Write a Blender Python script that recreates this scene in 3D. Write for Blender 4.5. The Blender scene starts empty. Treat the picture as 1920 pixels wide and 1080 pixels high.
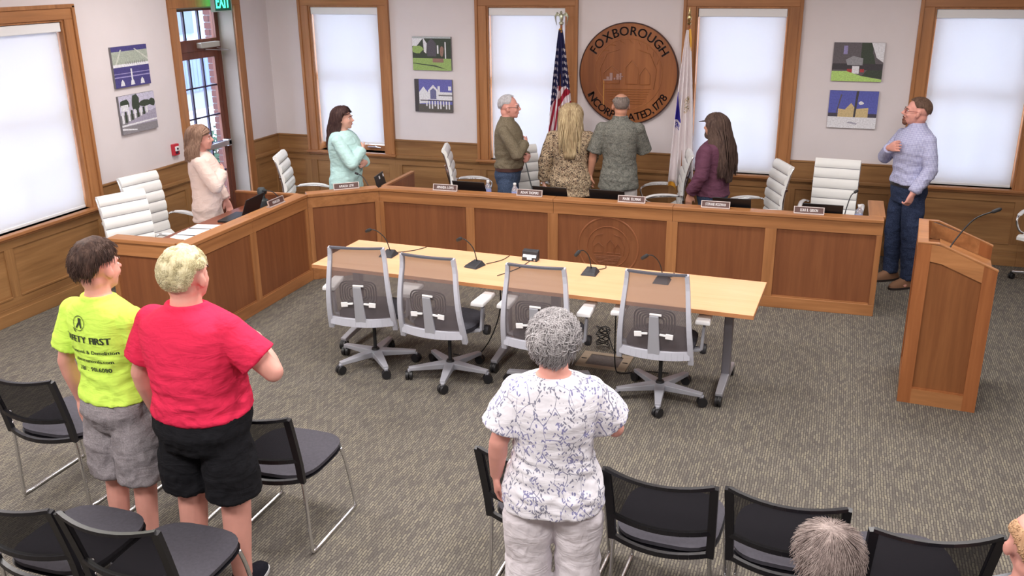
import bpy, bmesh, math, random
from math import sin, cos, pi, radians as R
from mathutils import Vector, Matrix, noise
from mathutils.bvhtree import BVHTree
random.seed(7)
SC = bpy.context.scene
COL = SC.collection

# ---------------------------------------------------------------- camera, sky, lamps, exposure
cam_d = bpy.data.cameras.new('camera'); cam = bpy.data.objects.new('camera', cam_d); COL.objects.link(cam)
cam_d.sensor_width = 36; cam_d.lens = 1735.6 / 1920 * 36; cam_d.clip_start = .05; cam_d.clip_end = 200
_p, _r, _y = R(19.083), R(-.626), R(-19.232)
_F = Vector((sin(_y) * cos(_p), cos(_y) * cos(_p), -sin(_p))); _Rt = Vector((cos(_y), -sin(_y), 0)); _U = _Rt.cross(_F)
_R2 = cos(_r) * _Rt + sin(_r) * _U; _U2 = -sin(_r) * _Rt + cos(_r) * _U
cam.matrix_world = Matrix(((_R2.x, _U2.x, -_F.x, 0), (_R2.y, _U2.y, -_F.y, 0), (_R2.z, _U2.z, -_F.z, 2.93), (0, 0, 0, 1)))
SC.camera = cam
SC.view_settings.view_transform = 'Standard'; SC.view_settings.look = 'None'
SC.view_settings.gamma = 1; SC.view_settings.use_curve_mapping = False
SC.view_settings.exposure = 0.10
W = bpy.data.worlds.new('sky'); SC.world = W; W.use_nodes = True
_bg = W.node_tree.nodes['Background']; _bg.inputs['Color'].default_value = (.76, .83, 1, 1); _bg.inputs['Strength'].default_value = 9.2
SC.cycles.max_bounces = 8; SC.cycles.diffuse_bounces = 4; SC.cycles.glossy_bounces = 3; SC.cycles.transparent_max_bounces = 12
SC.cycles.use_denoising = True; SC.cycles.sample_clamp_indirect = 6
LAMP_POWER = 50
LAMPS = [(x, y) for x in (-5.0, -2.1, .8) for y in (1.2, 4.2, 7.4)]
CEIL = 3.35
for _i, (lx, ly) in enumerate(LAMPS):
    ld = bpy.data.lights.new('ceiling_lamp_light', 'AREA'); ld.shape = 'RECTANGLE'; ld.size = 1.15; ld.size_y = .55
    ld.energy = LAMP_POWER * (1.45 if ly < 5 else .9); ld.color = (1, .95, .92)
    lo = bpy.data.objects.new('ceiling_lamp_light', ld); COL.objects.link(lo); lo.location = (lx, ly, CEIL - .06)

# ---------------------------------------------------------------- helpers
def lin(c):
    f = lambda v: v / 12.92 if v <= .04045 else ((v + .055) / 1.055) ** 2.4
    return tuple(f(v / 255) for v in c) + (1,)

class MB:
    def __init__(s): s.v = []; s.f = []; s.m = []; s.cm = 0
    def add(s, vs, fs, M=None):
        o = len(s.v)
        for v in vs:
            s.v.append(tuple(M @ Vector(v)) if M is not None else tuple(v))
        for f in fs: s.f.append([i + o for i in f]); s.m.append(s.cm)
        return s
    def box(s, a, b, M=None, ch=0):
        x0, y0, z0 = a; x1, y1, z1 = b
        if x0 > x1: x0, x1 = x1, x0
        if y0 > y1: y0, y1 = y1, y0
        if z0 > z1: z0, z1 = z1, z0
        v = [(x0, y0, z0), (x1, y0, z0), (x1, y1, z0), (x0, y1, z0), (x0, y0, z1), (x1, y0, z1), (x1, y1, z1), (x0, y1, z1)]
        return s.add(v, [(3, 2, 1, 0), (4, 5, 6, 7), (0, 1, 5, 4), (1, 2, 6, 5), (2, 3, 7, 6), (3, 0, 4, 7)], M)
    def bar(s, a, b, w, h, up=(0, 0, 1), w2=None, h2=None):
        """box bar from a to b, width w (sideways) height h (up), optional end size"""
        a = Vector(a); b = Vector(b); d = (b - a).normalized(); u = Vector(up)
        sd = d.cross(u).normalized(); u = sd.cross(d).normalized(); w2 = w if w2 is None else w2; h2 = h if h2 is None else h2
        vs = []
        for p, ww, hh in ((a, w, h), (b, w2, h2)):
            for i, j in ((-1, -1), (1, -1), (1, 1), (-1, 1)): vs.append(p + sd * i * ww / 2 + u * j * hh / 2)
        return s.add(vs, [(0, 1, 2, 3), (7, 6, 5, 4), (0, 4, 5, 1), (1, 5, 6, 2), (2, 6, 7, 3), (3, 7, 4, 0)])
    def tube(s, pts, r, n=8, cap=True, flat=1.0, up=None):
        pts = [Vector(p) for p in pts]; k = len(pts); rs = r if isinstance(r, (list, tuple)) else [r] * k
        prev = None; o = len(s.v); fs = []; vs = []
        for i, p in enumerate(pts):
            d = (pts[min(i + 1, k - 1)] - pts[max(i - 1, 0)])
            d = d.normalized() if d.length > 1e-9 else Vector((0, 0, 1))
            if prev is None:
                t = Vector(up) if up else (Vector((0, 0, 1)) if abs(d.z) < .9 else Vector((1, 0, 0)))
            else: t = prev
            u = (t - d * t.dot(d)); u = u.normalized() if u.length > 1e-6 else d.orthogonal().normalized(); prev = u
            w = d.cross(u)
            for j in range(n):
                a = 2 * pi * j / n; vs.append(p + (u * cos(a) * flat + w * sin(a)) * rs[i])
        for i in range(k - 1):
            for j in range(n): fs.append((i * n + j, i * n + (j + 1) % n, (i + 1) * n + (j + 1) % n, (i + 1) * n + j))
        if cap: fs.append(tuple(range(n))[::-1]); fs.append(tuple((k - 1) * n + j for j in range(n)))
        return s.add(vs, fs)
    def lathe(s, prof, c=(0, 0, 0), n=20, M=None):
        vs = []; fs = []
        for r, z in prof:
            for j in range(n): vs.append((c[0] + r * cos(2 * pi * j / n), c[1] + r * sin(2 * pi * j / n), c[2] + z))
        for i in range(len(prof) - 1):
            for j in range(n): fs.append((i * n + j, i * n + (j + 1) % n, (i + 1) * n + (j + 1) % n, (i + 1) * n + j))
        fs.append(tuple(range(n))[::-1]); fs.append(tuple((len(prof) - 1) * n + j for j in range(n)))
        return s.add(vs, fs, M)
    def loft(s, secs, n=24, cap=True, pw=2.0):
        """secs: (cx,cy,cz,rx,ry) horizontal superellipse rings"""
        vs = []; fs = []
        for sec in secs:
            cx, cy, cz, rx, ry = sec[:5]; q = sec[5] if len(sec) > 5 else pw
            for j in range(n):
                a = 2 * pi * j / n; c, d = cos(a), sin(a)
                vs.append((cx + rx * math.copysign(abs(c) ** (2 / q), c), cy + ry * math.copysign(abs(d) ** (2 / q), d), cz))
        for i in range(len(secs) - 1):
            for j in range(n): fs.append((i * n + j, i * n + (j + 1) % n, (i + 1) * n + (j + 1) % n, (i + 1) * n + j))
        if cap: fs.append(tuple(range(n))[::-1]); fs.append(tuple((len(secs) - 1) * n + j for j in range(n)))
        return s.add(vs, fs)
    def ell(s, c, r, n=14, M=None, rot=None):
        vs = []; fs = []; m = n // 2 + 1; Rm = rot.to_matrix() if rot is not None else None
        for i in range(m + 1):
            t = pi * i / m
            for j in range(n):
                v = Vector((sin(t) * cos(2 * pi * j / n) * r[0], sin(t) * sin(2 * pi * j / n) * r[1], -cos(t) * r[2]))
                if Rm is not None: v = Rm @ v
                vs.append(v + Vector(c))
        for i in range(m):
            for j in range(n): fs.append((i * n + j, i * n + (j + 1) % n, (i + 1) * n + (j + 1) % n, (i + 1) * n + j))
        return s.add(vs, fs, M)
    def prism(s, poly, h, M=None):
        """polygon in xy extruded along z 0..h"""
        n = len(poly); vs = [(p[0], p[1], 0) for p in poly] + [(p[0], p[1], h) for p in poly]
        fs = [tuple(range(n))[::-1], tuple(range(n, 2 * n))] + [(i, (i + 1) % n, n + (i + 1) % n, n + i) for i in range(n)]
        return s.add(vs, fs, M)
    def mesh(s, name='mesh'):
        me = bpy.data.meshes.new(name); me.from_pydata(s.v, [], s.f); me.update()
        return me
    def obj(s, name, mat, parent=None, smooth=False, bev=0, seg=2, clean=False):
        me = s.mesh(name)
        mats = mat if isinstance(mat, (list, tuple)) else [mat]
        for m in mats: me.materials.append(m)
        if len(mats) > 1:
            for p, i in zip(me.polygons, s.m): p.material_index = i
        if clean:
            bm = bmesh.new(); bm.from_mesh(me); bmesh.ops.remove_doubles(bm, verts=bm.verts, dist=1e-5); bmesh.ops.recalc_face_normals(bm, faces=bm.faces); bm.to_mesh(me); bm.free()
        return put(name, me, parent, smooth, bev, seg)

def put(name, me, parent=None, smooth=False, bev=0, seg=2):
    o = bpy.data.objects.new(name, me); COL.objects.link(o)
    if parent is not None: o.parent = parent
    if smooth:
        for p in me.polygons: p.use_smooth = True
        if smooth == 'auto': me.set_sharp_from_angle(angle=R(38))
    if bev:
        m = o.modifiers.new('bevel', 'BEVEL'); m.width = bev; m.segments = seg; m.limit_method = 'ANGLE'; m.angle_limit = R(35)
    return o

def thing(name, label, cat, loc=(0, 0, 0), rz=0, group=None):
    o = bpy.data.objects.new(name, None); COL.objects.link(o); o.empty_display_size = .1
    o.location = loc; o.rotation_euler = (0, 0, rz); tag(o, label, cat, group)
    return o
def tag(o, label, cat, group=None, kind=None):
    o['label'] = label; o['category'] = cat
    if group: o['group'] = group
    if kind: o['kind'] = kind
    return o
def struct(o): o['kind'] = 'structure'; return o
def copy_tree(o, parent=None, top=True):
    c = o.copy(); COL.objects.link(c); c.parent = parent
    for ch in list(o.children): copy_tree(ch, c, False)
    return c

_glyphs = {}
def glyph(ch, ext=.0):
    k = (ch, ext)
    if k not in _glyphs:
        cu = bpy.data.curves.new('glyph', 'FONT'); cu.body = ch; cu.size = 1; cu.extrude = ext; cu.resolution_u = 3; cu.align_x = 'CENTER'
        ob = bpy.data.objects.new('glyph', cu); COL.objects.link(ob)
        dg = bpy.context.evaluated_depsgraph_get(); me = bpy.data.meshes.new_from_object(ob.evaluated_get(dg))
        vs = [tuple(v.co) for v in me.vertices]; fs = [tuple(p.vertices) for p in me.polygons]
        bpy.data.objects.remove(ob); bpy.data.curves.remove(cu); bpy.data.meshes.remove(me)
        w = max([v[0] for v in vs], default=.15) - min([v[0] for v in vs], default=-.15)
        _glyphs[k] = (vs, fs, w)
    return _glyphs[k]
def text_line(mb, txt, size, M, ext=.0, gap=.1, squeeze=1.0, align='c', bold=0):
    """flat text in local xy plane of matrix M (x right, y up)"""
    ws = [glyph(c, ext)[2] if c != ' ' else .3 for c in txt]
    tot = sum(ws) + gap * (len(txt) - 1); x = -tot / 2 if align == 'c' else 0
    for c, w in zip(txt, ws):
        if c != ' ':
            vs, fs, _ = glyph(c, ext)
            for dx in ((0,) if not bold else (-bold, 0, bold)):
                T = M @ Matrix.Translation(((x + w / 2 + dx) * size * squeeze, 0, abs(dx) * .001)) @ Matrix.Diagonal((size * squeeze, size, size, 1))
                mb.add(vs, fs, T)
        x += w + gap
    return tot * size * squeeze
def arc_text(mb, txt, size, M, r, a0, a1, ext=0, inward=False, bold=0, split=None):
    """text along arc in local xy; angles measured clockwise from +y; inward = letters stand on the inside (bottom arc)"""
    ws = [glyph(c, ext)[2] if c != ' ' else .25 for c in txt]; tot = sum(ws) - (ws[0] + ws[-1]) / 2
    span = abs(a1 - a0) * r / size; g = (span - tot) / (len(txt) - 1); pos = 0
    for i, c in enumerate(txt):
        if i: pos += ws[i - 1] / 2 + g + ws[i] / 2
        if c == ' ': continue
        a = a0 + (a1 - a0) * pos / span; vs, fs, w = glyph(c, ext)
        rot = -a + (pi if inward else 0)
        if split: mb = MB()
        for dx in ((0,) if not bold else (-bold, 0, bold)):
            T = M @ Matrix.Translation((r * sin(a), r * cos(a), 0)) @ Matrix.Rotation(rot, 4, 'Z') @ Matrix.Translation((dx * size, -size * .36, abs(dx) * .001)) @ Matrix.Diagonal((size, size, size, 1))
            mb.add(vs, fs, T)
        if split: mb.obj('letter', split[0], split[1])

# ---------------------------------------------------------------- materials
def mat(name, col=(.5, .5, .5, 1), rough=.6, metal=0, spec=.5, **kw):
    m = bpy.data.materials.new(name); m.use_nodes = True; b = m.node_tree.nodes['Principled BSDF']
    b.inputs['Base Color'].default_value = col; b.inputs['Roughness'].default_value = rough; b.inputs['Metallic'].default_value = metal
    b.inputs['Specular IOR Level'].default_value = spec
    for k, v in kw.items(): b.inputs[k.replace('_', ' ')].default_value = v
    return m
class N:
    """tiny node helper"""
    def __init__(s, m): s.m = m; s.t = m.node_tree; s.b = s.t.nodes.get('Principled BSDF'); s.tc = None
    def n(s, typ, **kw):
        x = s.t.nodes.new(typ)
        for k, v in kw.items():
            if k.startswith('i_'):
                key = k[2:]; key = int(key) if key.isdigit() else key.replace('_', ' ')
                if isinstance(v, bpy.types.NodeSocket): s.t.links.new(v, x.inputs[key])
                else: x.inputs[key].default_value = v
            else: setattr(x, k, v)
        return x
    def obj(s, scale=(1, 1, 1), which='Object', rot=(0, 0, 0), loc=(0, 0, 0)):
        if s.tc is None: s.tc = s.n('ShaderNodeTexCoord')
        mp = s.n('ShaderNodeMapping'); mp.inputs['Scale'].default_value = scale; mp.inputs['Rotation'].default_value = rot; mp.inputs['Location'].default_value = loc
        s.t.links.new(s.tc.outputs[which], mp.inputs['Vector']); return mp.outputs[0]
    def noise(s, vec, scale=5, detail=3, rough=.5, dist=0):
        x = s.n('ShaderNodeTexNoise', i_Scale=scale, i_Detail=detail, i_Roughness=rough, i_Distortion=dist); s.t.links.new(vec, x.inputs['Vector']); return x.outputs['Fac']
    def ramp(s, fac, stops, interp='LINEAR'):
        x = s.n('ShaderNodeValToRGB'); cr = x.color_ramp; cr.interpolation = interp
        while len(cr.elements) < len(stops): cr.elements.new(.5)
        for e, (p, c) in zip(cr.elements, stops): e.position = p; e.color = c if len(c) == 4 else tuple(c) + (1,)
        s.t.links.new(fac, x.inputs[0]); return x.outputs[0]
    def mix(s, a, b, fac, typ='MIX'):
        x = s.n('ShaderNodeMix', data_type='RGBA', blend_type=typ)
        for k, v in ((6, a), (7, b), (0, fac)):
            if isinstance(v, bpy.types.NodeSocket): s.t.links.new(v, x.inputs[k])
            else: x.inputs[k].default_value = v
        return x.outputs[2]
    def math(s, op, a, b=0, c=0):
        x = s.n('ShaderNodeMath', operation=op)
        for k, v in enumerate((a, b, c)):
            if isinstance(v, bpy.types.NodeSocket): s.t.links.new(v, x.inputs[k])
            else: x.inputs[k].default_value = v
        return x.outputs[0]
    def col(s, c): s.t.links.new(c, s.b.inputs['Base Color']); return s
    def bump(s, h, strength=.3, dist=.01):
        x = s.n('ShaderNodeBump', i_Strength=strength, i_Distance=dist); s.t.links.new(h, x.inputs['Height']); s.t.links.new(x.outputs[0], s.b.inputs['Normal']); return s
    def to(s, sock, name): s.t.links.new(sock, s.b.inputs[name]); return s

def wood(name, c1, c2, c3, grain='z', rough=.38, scale=1.0, spec=.4):
    m = mat(name, c2, rough, spec=spec); n = N(m)
    st = {'x': (1.6, 26, 26), 'y': (26, 1.6, 26), 'z': (26, 26, 1.6)}[grain]
    st = tuple(v * scale for v in st)
    a = n.noise(n.obj(st), 1, 5, .6, .35); st2 = tuple(v * .16 for v in st)
    b = n.noise(n.obj(st2, loc=(3, 5, 1)), 1.6, 3, .5, .6)
    ca = n.ramp(a, [(.3, c1), (.55, c2), (.75, c3)])
    cb = n.ramp(b, [(.32, c1), (.68, c3)])
    n.col(n.mix(ca, cb, .42)); n.bump(a, .08, .002)
    return m
def flatvar(name, c, amt=.12, scale=4, rough=.7, bumpscale=0, bumpstr=.2, spec=.3, sheen=0):
    m = mat(name, c, rough, spec=spec); n = N(m)
    d = tuple(max(0, v * (1 - amt)) for v in c[:3]) + (1,); l = tuple(min(1, v * (1 + amt)) for v in c[:3]) + (1,)
    f = n.noise(n.obj(), scale, 4, .6); n.col(n.ramp(f, [(.3, d), (.7, l)]))
    if bumpscale: n.bump(n.noise(n.obj(), bumpscale, 3, .6), bumpstr, .003)
    if sheen: m.node_tree.nodes['Principled BSDF'].inputs['Sheen Weight'].default_value = sheen
    return m

W_DARK, W_MID, W_LITE = lin((140, 92, 56)), lin((168, 113, 70)), lin((188, 133, 86))
wz = wood('oak_frame_vertical', W_DARK, W_MID, W_LITE, 'z'); wx = wood('oak_frame_along_x', W_DARK, W_MID, W_LITE, 'x'); wy = wood('oak_frame_along_y', W_DARK, W_MID, W_LITE, 'y')
P1, P2, P3 = lin((116, 68, 42)), lin((132, 81, 50)), lin((144, 92, 58))
pz = wood('cherry_panel_vertical', P1, P2, P3, 'z', .45); 
Q1, Q2, Q3 = lin((122, 84, 50)), lin((150, 108, 66)), lin((172, 130, 84))
qx = wood('wall_oak_along_x', Q1, Q2, Q3, 'x', .5); qy = wood('wall_oak_along_y', Q1, Q2, Q3, 'y', .5); qz = wood('wall_oak_vertical', Q1, Q2, Q3, 'z', .5)
table_wood = wood('maple_laminate', lin((230, 174, 128)), lin((240, 187, 142)), lin((246, 197, 154)), 'x', .35, .7)
table_edge = mat('table_edge', lin((186, 128, 84)), .5)
paint = flatvar('wall_paint', lin((222, 214, 216)), .02, 3, .8)
ceil_m = mat('ceiling_tile_white', lin((225, 222, 218)), .9)
blk = mat('black_plastic', (.012, .012, .014, 1), .45); blk_soft = mat('black_rubber', (.02, .02, .022, 1), .7)
chrome = mat('chrome', (.8, .8, .82, 1), .18, 1); steel = mat('brushed_steel', (.55, .55, .57, 1), .35, 1)
white_pl = mat('white_plastic', lin((232, 232, 234)), .4); grey_pl = mat('grey_plastic', lin((176, 178, 186)), .42)
glass = mat('clear_glass', (1, 1, 1, 1), .02); glass.node_tree.nodes['Principled BSDF'].inputs['Transmission Weight'].default_value = 1
def thin_glass(name='pane_glass'):
    m = bpy.data.materials.new(name); m.use_nodes = True; t = m.node_tree; t.nodes.clear()
    o = t.nodes.new('ShaderNodeOutputMaterial'); mx = t.nodes.new('ShaderNodeMixShader'); tr = t.nodes.new('ShaderNodeBsdfTransparent'); gl = t.nodes.new('ShaderNodeBsdfGlossy'); mx.inputs[0].default_value = .06
    gl.inputs['Roughness'].default_value = .02; tr.inputs['Color'].default_value = (.95, .98, 1, 1)
    t.links.new(tr.outputs[0], mx.inputs[1]); t.links.new(gl.outputs[0], mx.inputs[2]); t.links.new(mx.outputs[0], o.inputs[0]); return m
pane_m = thin_glass()
def blind_mat():
    m = bpy.data.materials.new('blind_fabric'); m.use_nodes = True; t = m.node_tree; t.nodes.clear()
    o = t.nodes.new('ShaderNodeOutputMaterial'); mx = t.nodes.new('ShaderNodeMixShader'); df = t.nodes.new('ShaderNodeBsdfDiffuse'); tl = t.nodes.new('ShaderNodeBsdfTranslucent')
    df.inputs['Color'].default_value = (.80, .80, .82, 1); tl.inputs['Color'].default_value = (.80, .80, .82, 1); mx.inputs[0].default_value = .35
    t.links.new(df.outputs[0], mx.inputs[1]); t.links.new(tl.outputs[0], mx.inputs[2]); t.links.new(mx.outputs[0], o.inputs[0]); return m
blind_m = blind_mat()
def emit(name, c, s):
    m = bpy.data.materials.new(name); m.use_nodes = True; b = m.node_tree.nodes['Principled BSDF']; b.inputs['Base Color'].default_value = c
    b.inputs['Emission Color'].default_value = c; b.inputs['Emission Strength'].default_value = s; return m

def carpet():
    m = mat('patterned_carpet', lin((105, 100, 95)), .95, spec=.1); n = N(m)
    br = n.n('ShaderNodeTexBrick', i_Scale=1.0, offset=.5, squash=1.0)
    br.inputs['Brick Width'].default_value = .055; br.inputs['Row Height'].default_value = .0155; br.inputs['Mortar Size'].default_value = .0034; br.inputs['Mortar Smooth'].default_value = .5
    br.inputs['Color1'].default_value = (1, 1, 1, 1); br.inputs['Color2'].default_value = (0, 0, 0, 1); br.inputs['Mortar'].default_value = (0, 0, 0, 1); br.inputs['Bias'].default_value = -.1
    v = n.obj((1, 1, 1), rot=(0, 0, R(90)))
    dv = n.n('ShaderNodeTexNoise', i_Scale=22, i_Detail=2); n.t.links.new(n.obj(), dv.inputs['Vector'])
    vm = n.n('ShaderNodeVectorMath', operation='MULTIPLY_ADD'); n.t.links.new(dv.outputs['Color'], vm.inputs[0]); vm.inputs[1].default_value = (.03, .012, 0); n.t.links.new(v, vm.inputs[2])
    n.t.links.new(vm.outputs[0], br.inputs['Vector'])
    fine = n.noise(n.obj(), 260, 2, .6); blot = n.noise(n.obj((1, .35, 1)), 18, 3, .6); big = n.noise(n.obj(), 1.2, 2)
    light = n.ramp(blot, [(.35, lin((124, 119, 110))), (.65, lin((136, 130, 114)))]); dark = n.ramp(blot, [(.35, lin((90, 86, 82))), (.65, lin((102, 97, 92)))])
    c = n.mix(dark, light, br.outputs['Color']); mo = n.mix(c, lin((86, 81, 78)), br.outputs['Fac'])
    g = n.mix(mo, n.ramp(fine, [(.3, (.25, .25, .25, 1)), (.7, (.85, .85, .85, 1))]), .55, 'OVERLAY')
    n.col(g); n.bump(n.math('ADD', n.math('MULTIPLY', fine, .6), n.math('MULTIPLY', br.outputs['Fac'], -.6)), .5, .006); return m
carpet_m = carpet()
# ================================================================ THE SETTING
XL, YB, XR, YF = -6.689, 10.17, 5.2, -3.0
WZ0, WZ1 = .79, 2.53            # window opening
WIN_B = [-5.63, -3.345, -1.0, 1.29, 3.6]; WHW = .47
struct(MB().box((XL - .3, YF, -.1), (XR, YB + .3, 0)).obj('floor', carpet_m))
struct(MB().box((XL - .3, YF, CEIL), (XR, YB + .3, CEIL + .1)).obj('ceiling', ceil_m))
def wall_with_holes(name, a0, a1, holes, axis, off, thick, m):
    """wall along axis ('x' or 'y') at coordinate off, going outward by thick; holes (s0,s1,z0,z1)"""
    mb = MB(); hs = sorted(holes); cur = a0
    def bx(s0, s1, z0, z1):
        if s1 - s0 < 1e-4 or z1 - z0 < 1e-4: return
        if axis == 'x': mb.box((s0, off, z0), (s1, off + thick, z1))
        else: mb.box((off, s0, z0), (off + thick, s1, z1))
    for s0, s1, z0, z1 in hs:
        bx(cur, s0, 0, CEIL); bx(s0, s1, 0, z0); bx(s0, s1, z1, CEIL); cur = s1
    bx(cur, a1, 0, CEIL); return struct(mb.obj(name, m))
wall_back = wall_with_holes('wall_back', XL - .3, XR, [(c - WHW, c + WHW, WZ0, WZ1) for c in WIN_B], 'x', YB, .3, paint)
DY0, DY1, DX = 8.46, 9.48, -6.9
LWIN = (5.0 - .03, 6.895)       # left window opening along y
wall_left = wall_with_holes('wall_left', YF, YB, [(LWIN[0], LWIN[1], WZ0, WZ1), (DY0, DY1, 0, 2.56), (1.6, 3.5, WZ0, WZ1)], 'y', XL, -.3, paint)
wall_right = struct(MB().box((XR, YF, 0), (XR + .2, YB + .3, CEIL)).obj('wall_right', paint))
wall_rear = struct(MB().box((XL - .3, YF - .2, 0), (XR + .2, YF, CEIL)).obj('wall_rear', paint))

def Mx(a, b):  # frame for a board lying on back wall: (s along x, t up, depth towards room)
    return None
class Face:
    """local frame on a vertical surface: s along, d outwards (towards the room), z up"""
    def __init__(s, o, along, out): s.o = Vector(o); s.a = Vector(along).normalized(); s.n = Vector(out).normalized()
    def P(s, u, d, z): return s.o + s.a * u + s.n * d + Vector((0, 0, z))
    def box(s, mb, u0, u1, d0, d1, z0, z1):
        if u0 > u1: u0, u1 = u1, u0
        v = [s.P(u, d, z) for z in (z0, z1) for u, d in ((u0, d0), (u1, d0), (u1, d1), (u0, d1))]
        fs = [(0, 1, 2, 3), (7, 6, 5, 4), (1, 0, 4, 5), (2, 1, 5, 6), (3, 2, 6, 7), (0, 3, 7, 4)]
        if s.a.cross(s.n).z > 0: fs = [f[::-1] for f in fs]
        return mb.add(v, fs)
FB = Face((0, YB, 0), (1, 0, 0), (0, -1, 0)); FL = Face((XL, 0, 0), (0, 1, 0), (1, 0, 0))

def wainscot(F, parent, spans, wh, mh, mv):
    """spans: (u0,u1,[stile positions...], top) continuous wainscot runs"""
    for u0, u1, stiles, top in spans:
        mb = MB(); F.box(mb, u0, u1, .001, .018, 0, .15); F.box(mb, u0, u1, .018, .026, 0, .11); mb.obj('baseboard_board', mh, parent, bev=.004)
        edges = [u0] + stiles + [u1]
        rr = MB(); F.box(rr, u0, u1, .001, .016, .15, .225); rr.obj('bottom_rail', mh, parent, bev=.002)
        rr = MB(); F.box(rr, u0, u1, .001, .016, .66, .745 if top > .8 else top); rr.obj('top_rail', mh, parent, bev=.002)
        for st in stiles + [u0 + .04, u1 - .04]:
            s_ = MB(); F.box(s_, max(u0, st - .048), min(u1, st + .048), .001, .016, .225, .66); s_.obj('stile', mv, parent, bev=.002)
        ins = [u0 + .088] + sum([[a - .048, a + .048] for a in stiles], []) + [u1 - .088]
        for a, b in zip(ins[::2], ins[1::2]):
            p_ = MB(); F.box(p_, a, b, .001, .004, .225, .66); p_.obj('wainscot_panel', mh, parent)
            l_ = MB(); F.box(l_, a, b, .004, .022, .222, .24); l_.obj('panel_ledge', mh, parent, bev=.003)
        if top > .8:
            c_ = MB(); F.box(c_, u0, u1, .001, .045, .745, .785); F.box(c_, u0, u1, .001, .028, .725, .745); c_.obj('chair_rail', mh, parent, bev=.006)
            f_ = MB(); F.box(f_, u0, u1, .001, .02, .785, .955); f_.obj('frieze_board', mh, parent, bev=.002)
            t_ = MB(); F.box(t_, u0, u1, .001, .03, .955, .974); t_.obj('cap_strip', mh, parent, bev=.004)
CW = .12
def casing_edges(c): return c - WHW - CW, c + WHW + CW
runs = []; cur = XL + .02
for c in WIN_B:
    a, b = casing_edges(c); runs.append((cur, a, [], .974)); runs.append((a, b, [], .735)); cur = b
runs.append((cur, XR, [], .974))
wainscot(FB, wall_back, runs, qx, qx, qz)
lruns = [(YF, 1.48, [0.2, -1.4], .974), (1.48, 3.62, [2.55], .735), (3.62, LWIN[0] - CW, [], .974), (LWIN[0] - CW, LWIN[1] + CW, [5.855], .735), (LWIN[1] + CW, DY0 - CW, [], .974), (DY1 + CW, YB - .02, [], .974)]
wainscot(FL, wall_left, lruns, qy, qy, qz)

def window(F, u0, u1, name, wh, wv, parent, blind_z=None, label=None):
    root = bpy.data.objects.new(name, None); COL.objects.link(root); root['kind'] = 'structure'
    # casing boards round the opening
    for a, b, z0, z1, m in ((u0 - CW, u0, WZ0 - .01, WZ1, wv), (u1, u1 + CW, WZ0 - .01, WZ1, wv), (u0 - CW, u1 + CW, WZ1, WZ1 + CW, wh)):
        c_ = MB(); F.box(c_, a, b, .001, .03, z0, z1); c_.obj('casing_board', m, root, bev=.004)
    bb = MB(); F.box(bb, u0 - CW - .012, u0 - CW + .022, .001, .045, WZ0, WZ1 + CW); F.box(bb, u1 + CW - .022, u1 + CW + .012, .001, .045, WZ0, WZ1 + CW); F.box(bb, u0 - CW - .012, u1 + CW + .012, .001, .045, WZ1 + CW - .022, WZ1 + CW + .012); bb.obj('backband', wv, root, bev=.004)
    j = MB(); F.box(j, u0, u0 + .018, -.2, .012, WZ0, WZ1); F.box(j, u1 - .018, u1, -.2, .012, WZ0, WZ1); F.box(j, u0 + .018, u1 - .018, -.2, .012, WZ1 - .018, WZ1); j.obj('jamb', wv, root, bev=.002)
    s_ = MB(); F.box(s_, u0 - CW - .03, u1 + CW + .03, -.2, .065, WZ0 - .03, WZ0); F.box(s_, u0 - CW, u1 + CW, .001, .035, WZ0 - .055, WZ0 - .03); s_.obj('window_sill', wh, root, bev=.006)
    # double-hung sash
    for k, (za, zb, dd) in enumerate(((WZ0, 1.69, -.13), (1.65, WZ1 - .018, -.165))):
        fr = MB(); a, b = u0 + .018, u1 - .018
        F.box(fr, a, a + .05, dd - .03, dd, za, zb); F.box(fr, b - .05, b, dd - .03, dd, za, zb); F.box(fr, a + .05, b - .05, dd - .03, dd, za, za + .07); F.box(fr, a + .05, b - .05, dd - .03, dd, zb - .05, zb)
        sash = fr.obj('sash', wv, root, bev=.003)
        mu = MB(); w = b - a
        for t in (1 / 3, 2 / 3): F.box(mu, a + w * t - .01, a + w * t + .01, dd - .022, dd - .006, za + .07, zb - .05)
        zz = (za + zb) / 2; F.box(mu, a + .05, b - .05, dd - .0215, dd - .0065, zz - .01, zz + .01); mu.obj('muntin', white_pl, sash)
        g = MB(); F.box(g, a + .05, b - .05, dd - .016, dd - .012, za + .07, zb - .05); g.obj('glass_pane', pane_m, sash)
    bz = WZ0 + .003 if blind_z is None else blind_z
    bl = bpy.data.objects.new('roller_blind', None); COL.objects.link(bl); tag(bl, label, 'blind', 'white roller blinds in the windows')
    cs = MB(); F.box(cs, u0 + .022, u1 - .022, -.075, -.005, WZ1 - .105, WZ1 - .022); cs.obj('valance', white_pl, bl, bev=.006)
    fb = MB(); F.box(fb, u0 + .03, u1 - .03, -.051, -.05, bz + .02, WZ1 - .1); fb.obj('fabric', blind_m, bl)
    hb = MB(); F.box(hb, u0 + .03, u1 - .03, -.056, -.044, bz, bz + .025); hb.obj('hem_bar', white_pl, bl, bev=.003)
    return root
wl = ['white roller blind in the leftmost back wall window, raised slightly above its sill', 'white roller blind behind the eagle-topped flag', 'white roller blind beside the pale state flag', 'white roller blind in the window behind the wooden lectern', 'white roller blind in the window beyond the lectern']
for i, c in enumerate(WIN_B):
    window(FB, c - WHW, c + WHW, 'window_%d' % (i + 1), wx, wz, None, .885 if i == 0 else None, wl[i])
window(FL, LWIN[0], LWIN[1], 'window_6', wy, wz, None, None, 'wide white roller blind in the side wall window')
window(FL, 1.6, 3.5, 'window_7', wy, wz, None, None, 'white roller blind in the side wall window out beyond the others')
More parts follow.
